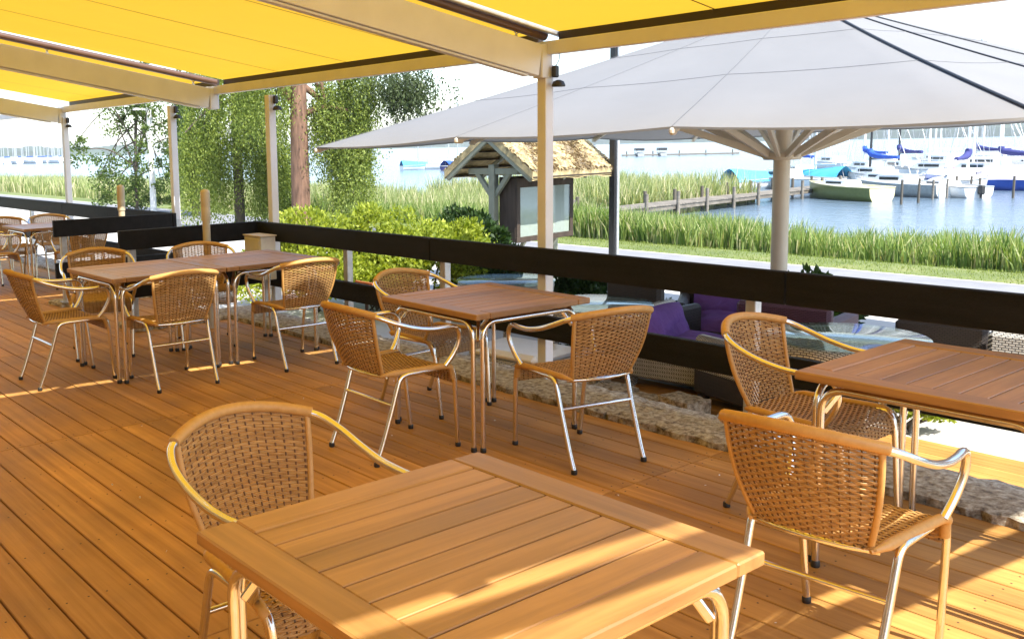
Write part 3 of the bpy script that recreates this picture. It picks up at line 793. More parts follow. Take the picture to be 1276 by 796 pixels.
# ------------------------------------------------------------------ big market umbrella
def umbrella():
    px, py, a = -4.68, 8.10, 3.0
    t = thing('market_umbrella', 'huge light grey square umbrella with cream pole standing on the lower terrace', 'umbrella', (px, py, ZG))
    rnd = lambda z: z - ZG
    apex = V((.14, -.02, rnd(2.80)))
    ring = []                                     # 12 rib ends: corners and thirds
    cs = [(-1, -1), (1, -1), (1, 1), (-1, 1)]
    lift = {0: .010, 1: .075, 2: .12, 3: .03}
    for k in range(4):
        c0, c1 = cs[k], cs[(k + 1) % 4]
        for q in range(3):
            f = q / 3
            x = (c0[0] + (c1[0] - c0[0]) * f) * a; y = (c0[1] + (c1[1] - c0[1]) * f) * a
            z = 1.589 + lift[k] * (1 - f) + lift[(k + 1) % 4] * f + (.035 if q else 0)
            ring.append(V((x, y, rnd(z))))
    g = G(); nr, ns = 14, 6; vs = []
    n = len(ring) * ns
    for r in range(nr + 1):
        for k in range(len(ring)):
            A, B = ring[k], ring[(k + 1) % len(ring)]
            for s in range(ns):
                f = s / ns; E = A.lerp(B, f); tt = .02 + .98 * r / nr
                p = apex.lerp(E, tt)
                p.z -= .026 * sin(pi * f) * tt * tt + .03 * sin(pi * tt)
                vs.append(p)
    fs = [(r * n + k, (r + 1) * n + k, (r + 1) * n + (k + 1) % n, r * n + (k + 1) % n) for r in range(nr) for k in range(n)]
    g.add(vs, fs, 0, True)
    cp = g.build('canopy', M['canopy'], t)
    # short hem hanging from the edge
    g = G(); edge = vs[nr * n:]
    g.add([V(p) for p in edge] + [V((p[0] * 1.001, p[1] * 1.001, p[2] - .014)) for p in edge], [(k, k + n, (k + 1) % n + n, (k + 1) % n) for k in range(n)], 0, True)
    g.build('hem', M['canopy'], cp)
    # seams: around the canopy and along the ribs
    for k, rad in ((0, None),):
        g = G()
        for r in (5, 9):
            lo = [vs[r * n + i] + V((0, 0, .004)) for i in range(n)]; g.tube(lo, .0014, 4, closed=True)
        g.build('seam', M['seamgrey'], cp)
    for k in range(12):
        pts = [vs[r * n + k * ns] + V((0, 0, .006)) for r in range(nr + 1)]
        dark = k in (3, 4, 5)
        g = G(); g.tube(pts, .0085 if k == 3 else (.006 if dark else .0014), 5); g.build('piping' if dark else 'seam', M['piping'] if dark else M['seamgrey'], cp)
    g = G(); g.lathe((.14, -.02, rnd(2.77)), [(.16, 0), (.12, .03), (.03, .05), (.02, .09)], 16); g.build('top_cap', M['canopy'], t)
    g = G(); g.tube([(0, 0, 0), (0, 0, 2.0), (.14, -.02, rnd(2.78))], .072, 20); g.build('pole', M['pole'], t)
    g = G(); g.lathe((0, 0, rnd(1.40)), [(.075, 0), (.155, 0), (.165, .02), (.165, .055), (.155, .07), (.075, .07)], 24); g.build('hub', M['pole'], t)
    g = G(); g.lathe((0, 0, rnd(1.66)), [(.074, 0), (.085, .005), (.085, .03), (.074, .035)], 20); g.build('collar', M['pole'], t)
    for k in range(12):
        E = ring[k]; p0 = apex + V((0, 0, -.12)); rib = E + V((0, 0, -.03))
        g = G(); g.beam(p0.lerp(rib, .03), p0.lerp(rib, .995), .035, .045, .004); rb = g.build('rib', M['pole'], t)
        m = p0.lerp(rib, .50); dv = V((E.x, E.y, 0)).normalized()
        g = G(); g.beam(V((dv.x * .13, dv.y * .13, rnd(1.44))), m, .035, .06, .004); g.build('strut', M['pole'], rb)
        g = G(); M4 = rib + V((0, 0, .0)); g.beam(M4 - dv * .06, M4 + dv * .02, .035, .045, .012); g.build('rib_end', M['pole'], rb)
    g = G(); g.box((0, 0, .06), (.9, .9, .12), .03); g.build('base', M['granite'], t)
umbrella()

# ------------------------------------------------------------------ leaves
def leaf_quads(C, size, aspect=.5, droop=0.0, dirs=None, jit=.35):
    """C (n,3): rhombus leaves with random orientation -> (4n,3)"""
    n = len(C); 
    if dirs is None:
        d = RNG.normal(size=(n, 3)); d[:, 2] -= droop
    else: d = dirs + RNG.normal(size=(n, 3)) * jit
    d /= np.linalg.norm(d, axis=1, keepdims=True)
    e = np.cross(d, RNG.normal(size=(n, 3))); e /= np.linalg.norm(e, axis=1, keepdims=True) + 1e-9
    s = (size * RNG.uniform(.65, 1.35, n))[:, None]
    a = C; m = C + d * s * .5
    return np.stack([a, m + e * s * aspect * .5, C + d * s, m - e * s * aspect * .5], 1).reshape(-1, 3)
def clump_cloud(centres, radii, n, edge=.55):
    """points spread through leaf clumps (denser near each clump's surface)"""
    k = RNG.integers(0, len(centres), n); c = np.asarray(centres)[k]; r = np.asarray(radii)[k]
    d = RNG.normal(size=(n, 3)); d /= np.linalg.norm(d, axis=1, keepdims=True)
    rad = RNG.uniform(edge, 1, n) ** (1 / 1.5)
    return c + d * (r * rad[:, None])
def limbs(root, base, top, r0, ends, mat, lean=(0, 0)):
    base, top = V(base), V(top)
    g = G(); P = smoothpath([base + V((0, 0, -.1)), base + V((0, 0, .05)), base.lerp(top, .35) + V((.05, -.04, 0)), base.lerp(top, .7) + V((-.04, .05, 0)), top], 5)
    rr = [r0 * (1.25 if i < 2 else 1) * (1 - .6 * i / len(P)) for i in range(len(P))]
    g.tube(P, rr, 12)
    g.build('trunk', mat, root)
    g = G()
    for (h, e) in ends:
        p = base.lerp(top, h); e = V(e); m = p.lerp(e, .5) + V((0, 0, .12 * (e - p).length))
        Q = smoothpath([p, m, e], 5); g.tube(Q, [r0 * .32 * (1 - .85 * i / len(Q)) + .006 for i in range(len(Q))], 6)
    g.build('limb', mat, root)
def strands(starts, lens, step, size, wob=.10, lean=None):
    out = []; dirs = []
    for s, L in zip(starts, lens):
        m = max(3, int(L / step)); ph = RNG.uniform(0, 6.28, 2); k = np.arange(m) / m
        p = np.zeros((m, 3)); dr = RNG.normal(size=2) * .12
        p[:, 0] = s[0] + wob * np.sin(k * 3 + ph[0]) * k + dr[0] * k * L + RNG.normal(size=m) * .065
        p[:, 1] = s[1] + wob * np.sin(k * 2.5 + ph[1]) * k + dr[1] * k * L + RNG.normal(size=m) * .065
        p[:, 2] = s[2] - k * L
        out.append(p); d = np.zeros((m, 3)); d[:, 2] = -1; dirs.append(d)
    return np.concatenate(out), np.concatenate(dirs)
def weeping_tree(label, base, H, r0, crowns, nst, lmat, bmat, lenr, size, group=None, step=.05, kind='weeping_tree'):
    t = thing(kind, label, 'tree', (0, 0, 0), 0, group)
    ends = []
    for (c, r) in crowns:
        for _ in range(2): ends.append((RNG.uniform(.35, .95), (c[0] + RNG.normal() * r[0] * .4, c[1] + RNG.normal() * r[1] * .4, c[2] + r[2] * .4)))
    limbs(t, base, (base[0] + .1, base[1], H), r0, ends, bmat)
    st, ln = [], []
    for (c, r), wgt in zip(crowns, [1] * len(crowns)):
        n = nst
        d = RNG.normal(size=(n, 3)); d /= np.linalg.norm(d, axis=1, keepdims=True); d[:, 2] = np.abs(d[:, 2])
        p = np.array(c) + d * np.array(r) * (RNG.uniform(.25, 1, n) ** .5)[:, None]
        # gather the strands in tufts so that gaps and folds stay between them
        tc = p[RNG.integers(0, n, max(6, n // 16))]; k = np.argmin(((p[:, None, :2] - tc[None, :, :2]) ** 2).sum(-1), 1)
        p[:, :2] = p[:, :2] * .45 + tc[k][:, :2] * .55
        st.append(p); ln.append(RNG.uniform(*lenr, n))
    P, D = strands(np.concatenate(st), np.concatenate(ln), step, size)
    keep = P[:, 2] > base[2] + .15; P, D = P[keep], D[keep]
    fast_mesh('crown', leaf_quads(P, size, .42, dirs=D, jit=.75), 4, lmat, t)
    return t
# tree with the reddish trunk and the birches left of it
ta = weeping_tree('tall tree with a thick reddish trunk and hanging light green foliage to its right', (-18.55, 11.86, -.5), 7.5, .27,
             [((-17.75, 12.95, 2.7), (.6, .5, 1.5)), ((-17.95, 12.8, 2.0), (.55, .55, 1.0)), ((-18.2, 12.45, 2.3), (.5, .5, 1.2)), ((-17.75, 12.75, 1.4), (.5, .5, .9)), ((-19.0, 11.3, 3.2), (.8, .7, 1.1))], 400, M['leafw'], M['bark'], (.6, 1.9), .07)
st_ = np.array([(-17.2, 13.75, 3.05)]) + RNG.normal(size=(420, 3)) * np.array([.38, .5, .22])
P, D = strands(st_, RNG.uniform(.2, .85, 420), .035, .09); fast_mesh('drooping_branch', leaf_quads(P, .09, .4, dirs=D, jit=.7), 4, M['leafc'], ta)
weeping_tree('dense weeping birch hanging to the ground left of the reddish trunk', (-21.5, 11.9, -.52), 7.0, .16,
             [((-21.5, 11.5, 3.0), (1.1, .9, 1.5)), ((-21.2, 12.3, 2.2), (.9, .8, 1.4)), ((-21.6, 11.0, 1.6), (.8, .7, 1.1)), ((-20.9, 12.6, 1.2), (.7, .6, .9))], 380, M['leafw'], M['bark2'], (.9, 2.4), .075)
weeping_tree('dark green birch between the lamp mast and the weeping birch', (-28.2, 14.0, -.55), 7.0, .14,
             [((-28.2, 14.2, 2.9), (1.2, 1.1, 1.7)), ((-28.0, 14.0, 1.4), (1.1, 1.0, 1.4))], 240, M['leafb'], M['bark2'], (.5, 1.5), .11)
def open_tree(label, base, H, clumps, n, lmat, size, r0=.07):
    t = thing('young_tree', label, 'tree')
    cs = [c for c, r in clumps]; rs = [(r, r, r * .85) for c, r in clumps]
    limbs(t, base, (base[0], base[1] + .15, H), r0, [(RNG.uniform(.25, .95), c) for c in cs[::4]], M['bark2'])
    P = clump_cloud(cs, rs, n, .1)
    fast_mesh('crown', leaf_quads(P, size, .5, .3), 4, lmat, t)
cl = []
for k in range(120):
    a = RNG.uniform(0, 6.28); h = RNG.uniform(-.25, 4.6); rr = 2.75 * (1 - abs(h - 1.9) / 4.6) * RNG.uniform(.15, 1)
    cl.append(((-31.0 + rr * cos(a) * .75, 13.4 + rr * sin(a), h), RNG.uniform(.18, .5)))
open_tree('broad sparse young tree around the white lamp mast, sky showing through', (-31.0, 13.2, -.52), 4.4, cl, 13000, M['leafb'], .105)

def shrub(label, base, size, n, mat, leaf=.06, name='shrub', ncl=26, stems=7):
    t = thing(name, label, 'shrub', (0, 0, 0))
    bx, by, bz = base; rx, ry, h = size; cs, rs = [], []
    for k in range(ncl):
        a = RNG.uniform(0, 6.28); q = sqrt(RNG.uniform(0, 1)); z = bz + h * (.18 + .74 * (1 - q * q * .75) * RNG.uniform(.45, 1))
        cs.append((bx + rx * q * cos(a), by + ry * q * sin(a), z)); r = RNG.uniform(.16, .30) * min(rx, ry, h) * 1.15; rs.append((r, r, r * .85))
    P = clump_cloud(cs, rs, n, .45); P = P[P[:, 2] > bz + .02]
    g = G()
    for k in range(stems):
        e = cs[RNG.integers(0, ncl)]
        g.tube(smoothpath([(bx + RNG.normal() * .06, by + RNG.normal() * .06, bz - .03), (bx + (e[0] - bx) * .4, by + (e[1] - by) * .4, bz + (e[2] - bz) * .5), e], 4), .014, 5)
    g.build('stem', M['bark2'], t)
    up = np.zeros((len(P), 3)); up[:, 2] = .35; up += (P - np.array([bx, by, bz + h * .3])) * .6
    fast_mesh('foliage', leaf_quads(P, leaf, .45, dirs=up, jit=.6), 4, mat, t)
shrub('big bright yellow-green shrub left, below the reddish trunk', (-10.2, 6.75, ZG), (1.15, .9, 1.38), 17000, M['shrub'], .065, ncl=44)
shrub('bright yellow-green shrub in the middle, before the thatched notice board', (-9.3, 7.85, ZG), (1.05, .85, 1.44), 17000, M['shrub'], .065, ncl=40)
shrub('yellow-green shrub between the two larger bright shrubs', (-9.75, 7.3, ZG), (.8, .7, 1.40), 12000, M['shrub'], .06, ncl=34)
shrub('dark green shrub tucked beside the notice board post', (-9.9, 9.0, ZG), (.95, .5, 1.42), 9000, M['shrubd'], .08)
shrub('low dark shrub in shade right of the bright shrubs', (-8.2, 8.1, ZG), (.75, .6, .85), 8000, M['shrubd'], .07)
shrub('low dark hedge under the notice board behind the glass table', (-7.2, 8.5, ZG), (1.2, .5, .72), 11000, M['shrubd'], .065)  # the umbrella's shade on this hedge is put into its dark leaf colour
shrub('small bright bush between the lower deck and the paving at right', (-3.05, 6.98, ZG), (.34, .22, .30), 2600, M['shrub'], .045, ncl=14)
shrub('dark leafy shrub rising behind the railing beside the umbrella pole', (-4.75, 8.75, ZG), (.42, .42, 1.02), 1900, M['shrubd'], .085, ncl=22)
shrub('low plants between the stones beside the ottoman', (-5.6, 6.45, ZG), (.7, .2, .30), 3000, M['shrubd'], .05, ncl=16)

# ------------------------------------------------------------------ thatched notice board
def notice_board():
    c = V((-10.26, 10.74, 0)); ang = math.atan2(.99, -.12)      # ridge direction
    t = thing('notice_board', 'notice board under a mossy thatched gable roof beyond the shrubs', 'notice board', (c.x, c.y, ZG), ang)
    L, hw = 1.08, .82; ze, zr_ = 1.66, 2.26
    # thatch: two thick slopes with ragged surface
    for s in (-1, 1):
        g = G(); nx, ny = 60, 34; rng = random.Random(3 + s)
        hts = {}
        def P(i, j, off=0):
            x = -L + 2 * L * i / nx; f = j / ny
            y = s * (hw * f); z = zr_ + (ze - zr_) * f
            if off == 0: z += .055 + rng.uniform(-.016, .016) + .018 * sin(7 * x + 3 * f); y += rng.uniform(-.012, .012); x += rng.uniform(-.012, .012)
            else: z -= .06
            if j == ny: z += rng.uniform(-.03, .02)
            return (x, y, z)
        g.grid(P, nx, ny, smooth=False, flip=s > 0)
        g.grid(lambda i, j: P(i * 10, j * ny, 1), nx // 10, 1, flip=s < 0)
        n0 = len(g.v); 
        for (x0) in (-L, L):
            a = [(x0, s * hw * f, zr_ + (ze - zr_) * f + .055) for f in (0, .5, 1)]; b = [(x0, s * hw * f, zr_ + (ze - zr_) * f - .06) for f in (0, .5, 1)]
            g.add(a + b, [(0, 1, 4, 3), (1, 2, 5, 4)])
        a = [(-L, s * hw, ze + .05), (L, s * hw, ze + .05), (L, s * hw, ze - .06), (-L, s * hw, ze - .06)]; g.add(a, [(0, 1, 2, 3)])
        g.build('thatch_slope', M['thatch'], t)
    # reed stubble and moss tufts on the slope
    n = 17000; x = RNG.uniform(-L, L, n); f = RNG.uniform(0, 1.0, n); s = np.where(RNG.random(n) < .7, -1, 1)
    P = np.stack([x, s * hw * f, zr_ + (ze - zr_) * f + .058], 1); D = np.stack([RNG.normal(size=n) * .15, s * hw + 0 * x, np.full(n, (ze - zr_) * .9)], 1)
    fast_mesh('thatch_straw', leaf_quads(P, .055, .13, dirs=D, jit=.30), 4, M['straw'], t)
    for s in (-1, 1):
        for x in (-L + .03, L - .03, -.25, .3):
            g = G(); g.beam((x, 0, zr_ - .09), (x, s * (hw - .04), ze - .07), .05, .07, .004); g.build('rafter', M['greygreen'], t)
    for k in range(5):
        for s in (-1, 1):
            f = .15 + k * .2; g = G(); g.beam((-L + .01, s * hw * f, zr_ + (ze - zr_) * f - .064), (L - .01, s * hw * f, zr_ + (ze - zr_) * f - .064), .10, .018, .002); g.build('batten', M['oldwood'], t)
    for x in (-.86, .62):
        g = G(); g.box((x, 0.05, .9), (.11, .11, 1.8), .006); g.build('post', M['greygreen'], t)
        g = G(); g.beam((x, -.42, ze + .04), (x, .5, ze + .04), .08, .09, .004); g.build('cross_beam', M['greygreen'], t)
        for s in (-1, 1):
            g = G(); g.beam((x, .05 + s * .03, ze - .32), (x, .05 + s * .30, ze + .01), .06, .07, .004); g.build('brace', M['greygreen'], t)
    # glazed case on the side towards the deck
    g = G(); g.box((-.10, -.16, 1.14), (1.42, .30, .95), .008); g.build('case', M['oldwood'], t)
    g = G(); g.box((-.10, -.314, 1.09), (1.24, .008, .74), .002); g.build('notice_sheet', M['paper'], t)
    for (cx_, cz, wx, wz) in ((-.10, 1.53, 1.42, .14), (-.10, .70, 1.42, .08), (-.765, 1.10, .08, .72), (.565, 1.10, .08, .72)):
        g = G(); g.box((cx_, -.325, cz), (wx, .03, wz), .004); g.build('frame', M['oldwood'], t)
    g = G(); g.box((-.10, -.332, 1.10), (1.25, .004, .72), .001); g.build('pane', M['caseglass'], t)
    for s in (-1, 1):
        g = G(); g.beam((s * .40 - .1, .02, .30), (s * .40 - .1, -.24, .66), .05, .05, .004); g.build('strut', M['greygreen'], t)
def straw():
    m, nt, b = newmat('straw'); L = nt.links.new
    mp = mapping(nt); nz = N(nt, 'ShaderNodeTexNoise', Scale=5.5, Detail=5, Roughness=.65); L(mp.outputs[0], nz.inputs['Vector'])
    geo = nt.nodes.new('ShaderNodeNewGeometry'); ad = N(nt, 'ShaderNodeMath', operation='MULTIPLY_ADD'); ad.inputs[1].default_value = .22
    L(geo.outputs['Random Per Island'], ad.inputs[0]); L(nz.outputs[0], ad.inputs[2])
    r = ramp(nt, [(.48, (.07, .04, .012)), (.60, (.17, .10, .028)), (.68, (.30, .24, .16)), (.86, (.55, .49, .39))]); L(ad.outputs[0], r.inputs[0])
    L(r.outputs[0], b.inputs['Base Color']); b.inputs['Roughness'].default_value = .9; return m
M['straw'] = straw()
notice_board()

# ------------------------------------------------------------------ lamps and masts on the shore
t = thing('lamp_mast', 'tall dark square mast standing right of the notice board', 'mast', (-9.55, 11.8, ZG))
g = G(); g.box((-.0, 0, 3.0), (.11, .11, 6.0), .006); g.build('pole', M['blackmetal'], t)
g = G(); g.box((.07, 0.0, 3.0), (.03, .05, 6.0), .003); g.build('pale_strip', M['galv'], t)  # paler full-height strip along the right side of the dark pole
g = G(); g.box((0, 0, .02), (.3, .3, .04), .01); g.build('foot_plate', M['galv'], t)
t = thing('street_lamp', 'slim white lamp mast with a short arm by the sparse young tree', 'street lamp', (-30.1, 13.4, -.52))
g = G(); g.tube([(0, 0, 0), (0, 0, 1.2), (0, 0, 3.55)], [.11, .10, .08], 12); g.build('pole', M['white'], t)
g = G(); g.beam((.0, .05, 3.5), (-.25, -.45, 3.52), .08, .08, .01); g.build('lamp_arm', M['white'], t)
t = thing('bird_box', 'small grey instrument on a thin white rod among the left reeds', 'instrument', (-60, 24.0, -1.3))
g = G(); g.tube([(0, 0, 0), (0, 0, 2.0)], .05, 6); g.build('rod', M['white'], t)
g = G(); g.box((0, 0, 1.7), (.25, .25, .3), .02); g.build('housing', M['galv'], t)

# ------------------------------------------------------------------ reeds and grass (stuff)
def blades(x, y, z, h, wdt, lean=.12):
    n = len(x); a = RNG.uniform(0, 2 * pi, n); lx, ly = RNG.normal(size=n) * lean * h, RNG.normal(size=n) * lean * h
    b = np.stack([x, y, z], 1); wv = np.stack([np.cos(a) * wdt, np.sin(a) * wdt, np.zeros(n)], 1)
    m = b + np.stack([lx * .35, ly * .35, h * .55], 1); tp = b + np.stack([lx, ly, h], 1)
    q1 = np.stack([b - wv, b + wv, m + wv * .8, m - wv * .8], 1); q2 = np.stack([m - wv * .8, m + wv * .8, tp + wv * .12, tp - wv * .12], 1)
    return np.stack([q1, q2], 1).reshape(-1, 3)
PROF = np.vectorize(prof)
def wave(x, y): return np.clip(.5 + .3 * np.sin(x * .9 + 1.3 * np.sin(y * .7)) * np.sin(x * .37 + y * .6) + .25 * np.sin(x * 3.1 + 1.7 * np.sin(y * 2.2)) * np.sin(y * 2.7 + x) + .12 * np.sin(x * 7.3 + y * 3), 0, 1)
def reed_bed(name, x0, x1, y0, y1, n, h0, h1, mat, wdt=.014, shore=None, thin=0.0):
    x = RNG.uniform(x0, x1, n); y = y0 + (y1 - y0) * RNG.uniform(0, 1, n)
    w_ = wave(x, y)
    if thin: k = RNG.random(n) > thin * (1 - w_); x, y, w_ = x[k], y[k], w_[k]
    if shore is not None: k = y > shore(x); x, y, w_ = x[k], y[k], w_[k]
    z = np.maximum(PROF(y), -1.45) - .02
    h = (h0 + (h1 - h0) * w_) * RNG.uniform(.55, 1.12, len(x))
    o = fast_mesh(name, blades(x, y, z, h, wdt, .19), 4, mat); tag(o, kind='stuff'); return o
front = lambda x: 17.6 + .45 * np.sin(x * .55) + .25 * np.sin(x * 1.7)
reed_bed('reeds', -19, 0, 17.2, 21.5, 42000, .52, .92, M['reed'], .016, front, .3)
reed_bed('reeds', -27, -14, 17.4, 24.5, 28000, .58, .98, M['reed'], .018, front, .4)
reed_bed('reeds', -37, -24.8, 31, 41, 16000, 1.25, 1.7, M['reedl'], .026, None, .35)
reed_bed('reeds', -46, -25, 17.5, 30, 26000, .95, 1.4, M['reedl'], .024, front, .4)
reed_bed('reeds', -95, -40, 17.0, 32, 34000, .9, 1.3, M['reedl'], .034, front, .4)
# longer grass on the lawn
n = 42000; x = RNG.uniform(-34, 1, n); y = RNG.uniform(15.15, 18.4, n); k = RNG.random(n) < (.35 + .65 * wave(x * 1.4, y * 2)); x, y = x[k], y[k]
o = fast_mesh('lawn_grass', blades(x, y, PROF(y) - .005, RNG.uniform(.018, .055, len(x)), .005, .35), 4, M['lawnblade']); tag(o, kind='stuff')

# ------------------------------------------------------------------ jetty, piles, boats
def jetty():
    t = thing('jetty', 'long silvered wooden jetty on posts running out to the moored boats', 'jetty')
    p0, p1 = V((-22.4, 24.0, -.86)), V((-25.7, 50.0, -.90)); d = (p1 - p0).normalized(); s = V((d.y, -d.x, 0))
    g = G(); n = 120
    for k in range(n):
        p = p0.lerp(p1, (k + .5) / n); ang = math.atan2(d.y, d.x) - pi / 2
        g.box((p.x, p.y, p.z + random.uniform(-.006, .006)), (1.35, (p1 - p0).length / n - .02, .04), .004, ang)
    g.build('planks', M['oldjetty'], t)
    for e in (-.6, .6):
        g = G(); g.beam(p0 + s * e + V((0, 0, -.10)), p1 + s * e + V((0, 0, -.10)), .08, .16, .005); g.build('bearer', M['oldjetty'], t)
    for k in range(11):
        p = p0.lerp(p1, (k + .3) / 11)
        for e in (-.72, .72):
            q = p + s * e; g = G(); g.tube([(q.x, q.y, -2.0), (q.x, q.y, -.35 + random.uniform(-.06, .06))], .07, 8); g.build('post', M['oldjetty'] if e > 0 else M['darkpile'], t)
jetty()
piles = [(-18.96, 42.2), (-18.88, 43.6), (-19.4, 46.2), (-19.3, 47.4), (-20.07, 50.3), (-19.5, 50.5), (-18.98, 50.1), (-17.13, 48.9)]
for i, (x, y) in enumerate(piles):
    g = G(); g.tube([(0, 0, -1.2), (.01, 0, 0), (.02, .01, .95 + random.uniform(-.12, .12))], .055, 8)
    o = g.build('mooring_pile', M['oldjetty'] if i in (2, 3) else M['darkpile'], None, (x, y, -1.3)); tag(o, 'mooring pile standing in the water before the boats', 'pile', 'mooring piles in the water')
def hull_mesh(L, B, fb, mat_i=0, flat=False):
    """bow at +Y, stern at -Y, waterline z=0"""
    g = G(); ns, nc = 14, 7
    def half(u):
        return B / 2 * (1 - max(0, (u - .35) / .65) ** 2.2) * (.82 + .18 * min(1, u / .3))
    def P(i, j):
        u = i / ns; v = j / nc; b = half(u); sh = fb * (1 + .28 * u * u)
        k = -1 + 2 * v; s = 1 if k >= 0 else -1; a = abs(k)
        x = s * b * (1 - (1 - a) ** 2.2); z = -.22 + (sh + .22) * a ** 1.8
        return (x, -L / 2 + L * u + .12 * u * (z) , z)
    g.grid(P, ns, nc, 0, True)
    g.add([P(0, j) for j in range(nc + 1)], [tuple(range(nc + 1))], 1)       # transom
    top = [P(i, 0) for i in range(ns + 1)] + [P(i, nc) for i in range(ns, -1, -1)]
    return g, [(p[0] * .96, p[1], p[2] - .04) for p in top], half
def boat(label, loc, heading, L=5.5, B=2.0, fb=.55, hull='white', tr=None, cabin=.45, mast=0, mcol='white', boom=None, tarp=None, outboard=False, boom_len=.42, lean=0, jib=None, stripe=None):
    t = thing('sailing_boat' if mast else 'motor_boat', label, 'boat', (loc[0], loc[1], -1.3), radians(heading - 90), 'boats moored by the jetty')
    g, top, half = hull_mesh(L, B, fb)
    h = g.build('hull', [M[hull], M[tr or hull]], t)
    g = G(); n = len(top) // 2
    g.add(top, [(k, k + 1, 2 * n - 2 - k, 2 * n - 1 - k) for k in range(n - 1)]); g.build('deck', M['white'], t)
    g = G(); g.tube([(p[0] * 1.045, p[1], p[2] + .045) for p in top], .03, 6, closed=True); g.build('rub_rail', M[stripe or ('white' if hull != 'white' else 'greyhull')], h)
    if cabin:
        g = G(); cl = L * .42; cw = B * .56
        pr = [(-cl / 2, 0), (-cl / 2 + .08, cabin), (cl * .22, cabin), (cl / 2, .06)]
        vs = []
        for sx in (-1, 1):
            for (y, z) in pr: vs.append((sx * cw / 2 * (1 if z < .1 else .86), y + L * .08, fb + z - .03))
        g.add(vs, [(0, 1, 2, 3), (7, 6, 5, 4), (1, 5, 6, 2), (2, 6, 7, 3), (0, 4, 5, 1)]); cb = g.build('cabin', M['white'], t)
        for sx in (-1, 1):
            g = G(); g.box((sx * cw / 2 * .955, L * .05, fb + cabin * .55), (.05, cl * .5, cabin * .32), .01); g.build('window', M['winglass'], cb)
    if mast:
        g = G(); g.tube([(0, L * .12, fb), (lean * mast, L * .12, fb + mast)], [.075, .05], 8); ms = g.build('mast', M[mcol], t)
        g = G()
        for e in ((0, L / 2 - .05, fb + .2), (B * .42, L * .06, fb), (-B * .42, L * .06, fb), (0, -L / 2 + .1, fb)): g.tube([e, (lean * mast, L * .12, fb + mast * .97)], .016, 4)
        g.build('rigging', M['galv'], ms)
        bz = fb + max(cabin, .3) + .45
        g = G(); g.tube([(0, L * .12, bz), (0, L * .12 - L * boom_len, bz + .05)], .04, 6); bm = g.build('boom', M[mcol], t)
        if boom:
            g = G(); pts = [(0, L * .12 + .03, bz + .55), (0, L * .12 - .12, bz + .28), (0, L * .12 - L * boom_len * .4, bz + .13), (0, L * .12 - L * boom_len, bz + .10)]
            g.tube(smoothpath(pts, 5), [.10 + .08 * sin(pi * min(1, k / 15 + .2)) for k in range(16)], 8); g.build('sail_cover', M[boom], bm)
    if tarp:
        g = G(); ny = 12
        def P(i, j):
            u = i / 8; k = -1 + 2 * u; v = j / ny; b = half(v * .9 + .02) * 1.06
            return (k * b, -L / 2 + L * v * .96, fb + .05 + (.62 * (1 - abs(k) ** 1.6)) * (1 - .45 * v) - (.12 if abs(k) > .99 else 0) + .02 * sin(9 * v))
        g.grid(P, 8, ny); g.build('tarpaulin', M[tarp], t)
    if outboard:
        g = G(); g.box((0, -L / 2 - .14, fb * .75), (.24, .26, .42), .05); g.box((0, -L / 2 - .12, .0), (.08, .12, .7), .02); g.build('outboard', M['cap'], t)
    return t
boat('olive green boat with cream transom nearest the umbrella pole', (-22.6, 44.6), 158, 4.6, 1.7, .62, 'greenhull', 'creamhull', .30, stripe='creamhull')
boat('white boat with grey side directly right of the olive boat', (-21.9, 48.6), 165, 5.0, 1.9, .6, 'greyhull', 'white', .45)
boat('sailing boat with navy triangular sail cover in the middle of the row', (-21.0, 53.5), 100, 6.2, 2.2, .7, 'white', None, .45, 7.0, 'white', 'navycover')
boat('low open white boat in front of the sail-covered boat', (-20.3, 49.5), 150, 4.6, 1.8, .5, 'white', None, .25, outboard=True)
boat('boat under a pale lilac tarpaulin with blue waterline', (-21.4, 56.2), 175, 5.6, 2.1, .62, 'bluecover', 'lilac', 0, tarp='lilac')
boat('grey sided sailing boat with a navy and red boom at far right', (-20.9, 60.0), 172, 7.0, 2.3, .75, 'greyhull', 'white', .45, 6.0, 'white', 'navycover', boom_len=.5, stripe='red')
boat('white boat with dark canopy cut by the right picture edge', (-23.6, 72.0), 160, 6.5, 2.3, .8, 'white', None, .5, tarp='greyhull')
boat('white sailing boat with a dark mast right of the umbrella pole', (-29.5, 66.0), 140, 7.0, 2.4, .8, 'white', None, .5, 8.0, 'blackmetal', 'navycover')
boat('white sailing boat with a blue triangular sail cover', (-32.0, 66.5), 145, 6.5, 2.3, .75, 'white', None, .5, 7.5, 'white', 'bluecover')
boat('sailing boat with a slanting blue boom cover behind the olive boat', (-27.0, 57.0), 150, 6.0, 2.2, .7, 'white', None, .45, 7.2, 'blackmetal', 'bluecover', lean=.02)
boat('white motor boat under a light blue tarpaulin at the left end of the jetty row', (-31.4, 51.5), 80, 4.2, 1.7, .55, 'white', None, .3, tarp='cyancover')
boat('white cabin boat left of the umbrella pole beside the light blue tarpaulin', (-30.0, 52.5), 170, 5.4, 2.0, .6, 'white', None, .55)
boat('sailing boat with a dark blue boom cover just left of the umbrella pole', (-33.5, 60.5), 130, 6.5, 2.2, .7, 'white', None, .45, 7.4, 'white', 'bluecover', boom_len=.6)
boat('small boat with light blue cover right beside the umbrella pole', (-30.6, 57.4), 160, 4.0, 1.6, .5, 'white', None, .3, 6.5, 'white', None, tarp='cyancover')
boat('white sailing boat with bare mast behind the sail-covered boat', (-26.5, 64.0), 165, 6.6, 2.3, .75, 'white', None, .5, 7.8, 'white', None)
boat('white sailing boat with a grey mast in the back row at right', (-27.0, 72.0), 150, 7.2, 2.4, .8, 'white', None, .5, 8.5, 'galv', 'navycover')
boat('white motor yacht in the back row behind the lilac tarpaulin', (-24.6, 66.5), 175, 7.0, 2.4, .9, 'white', None, .6)
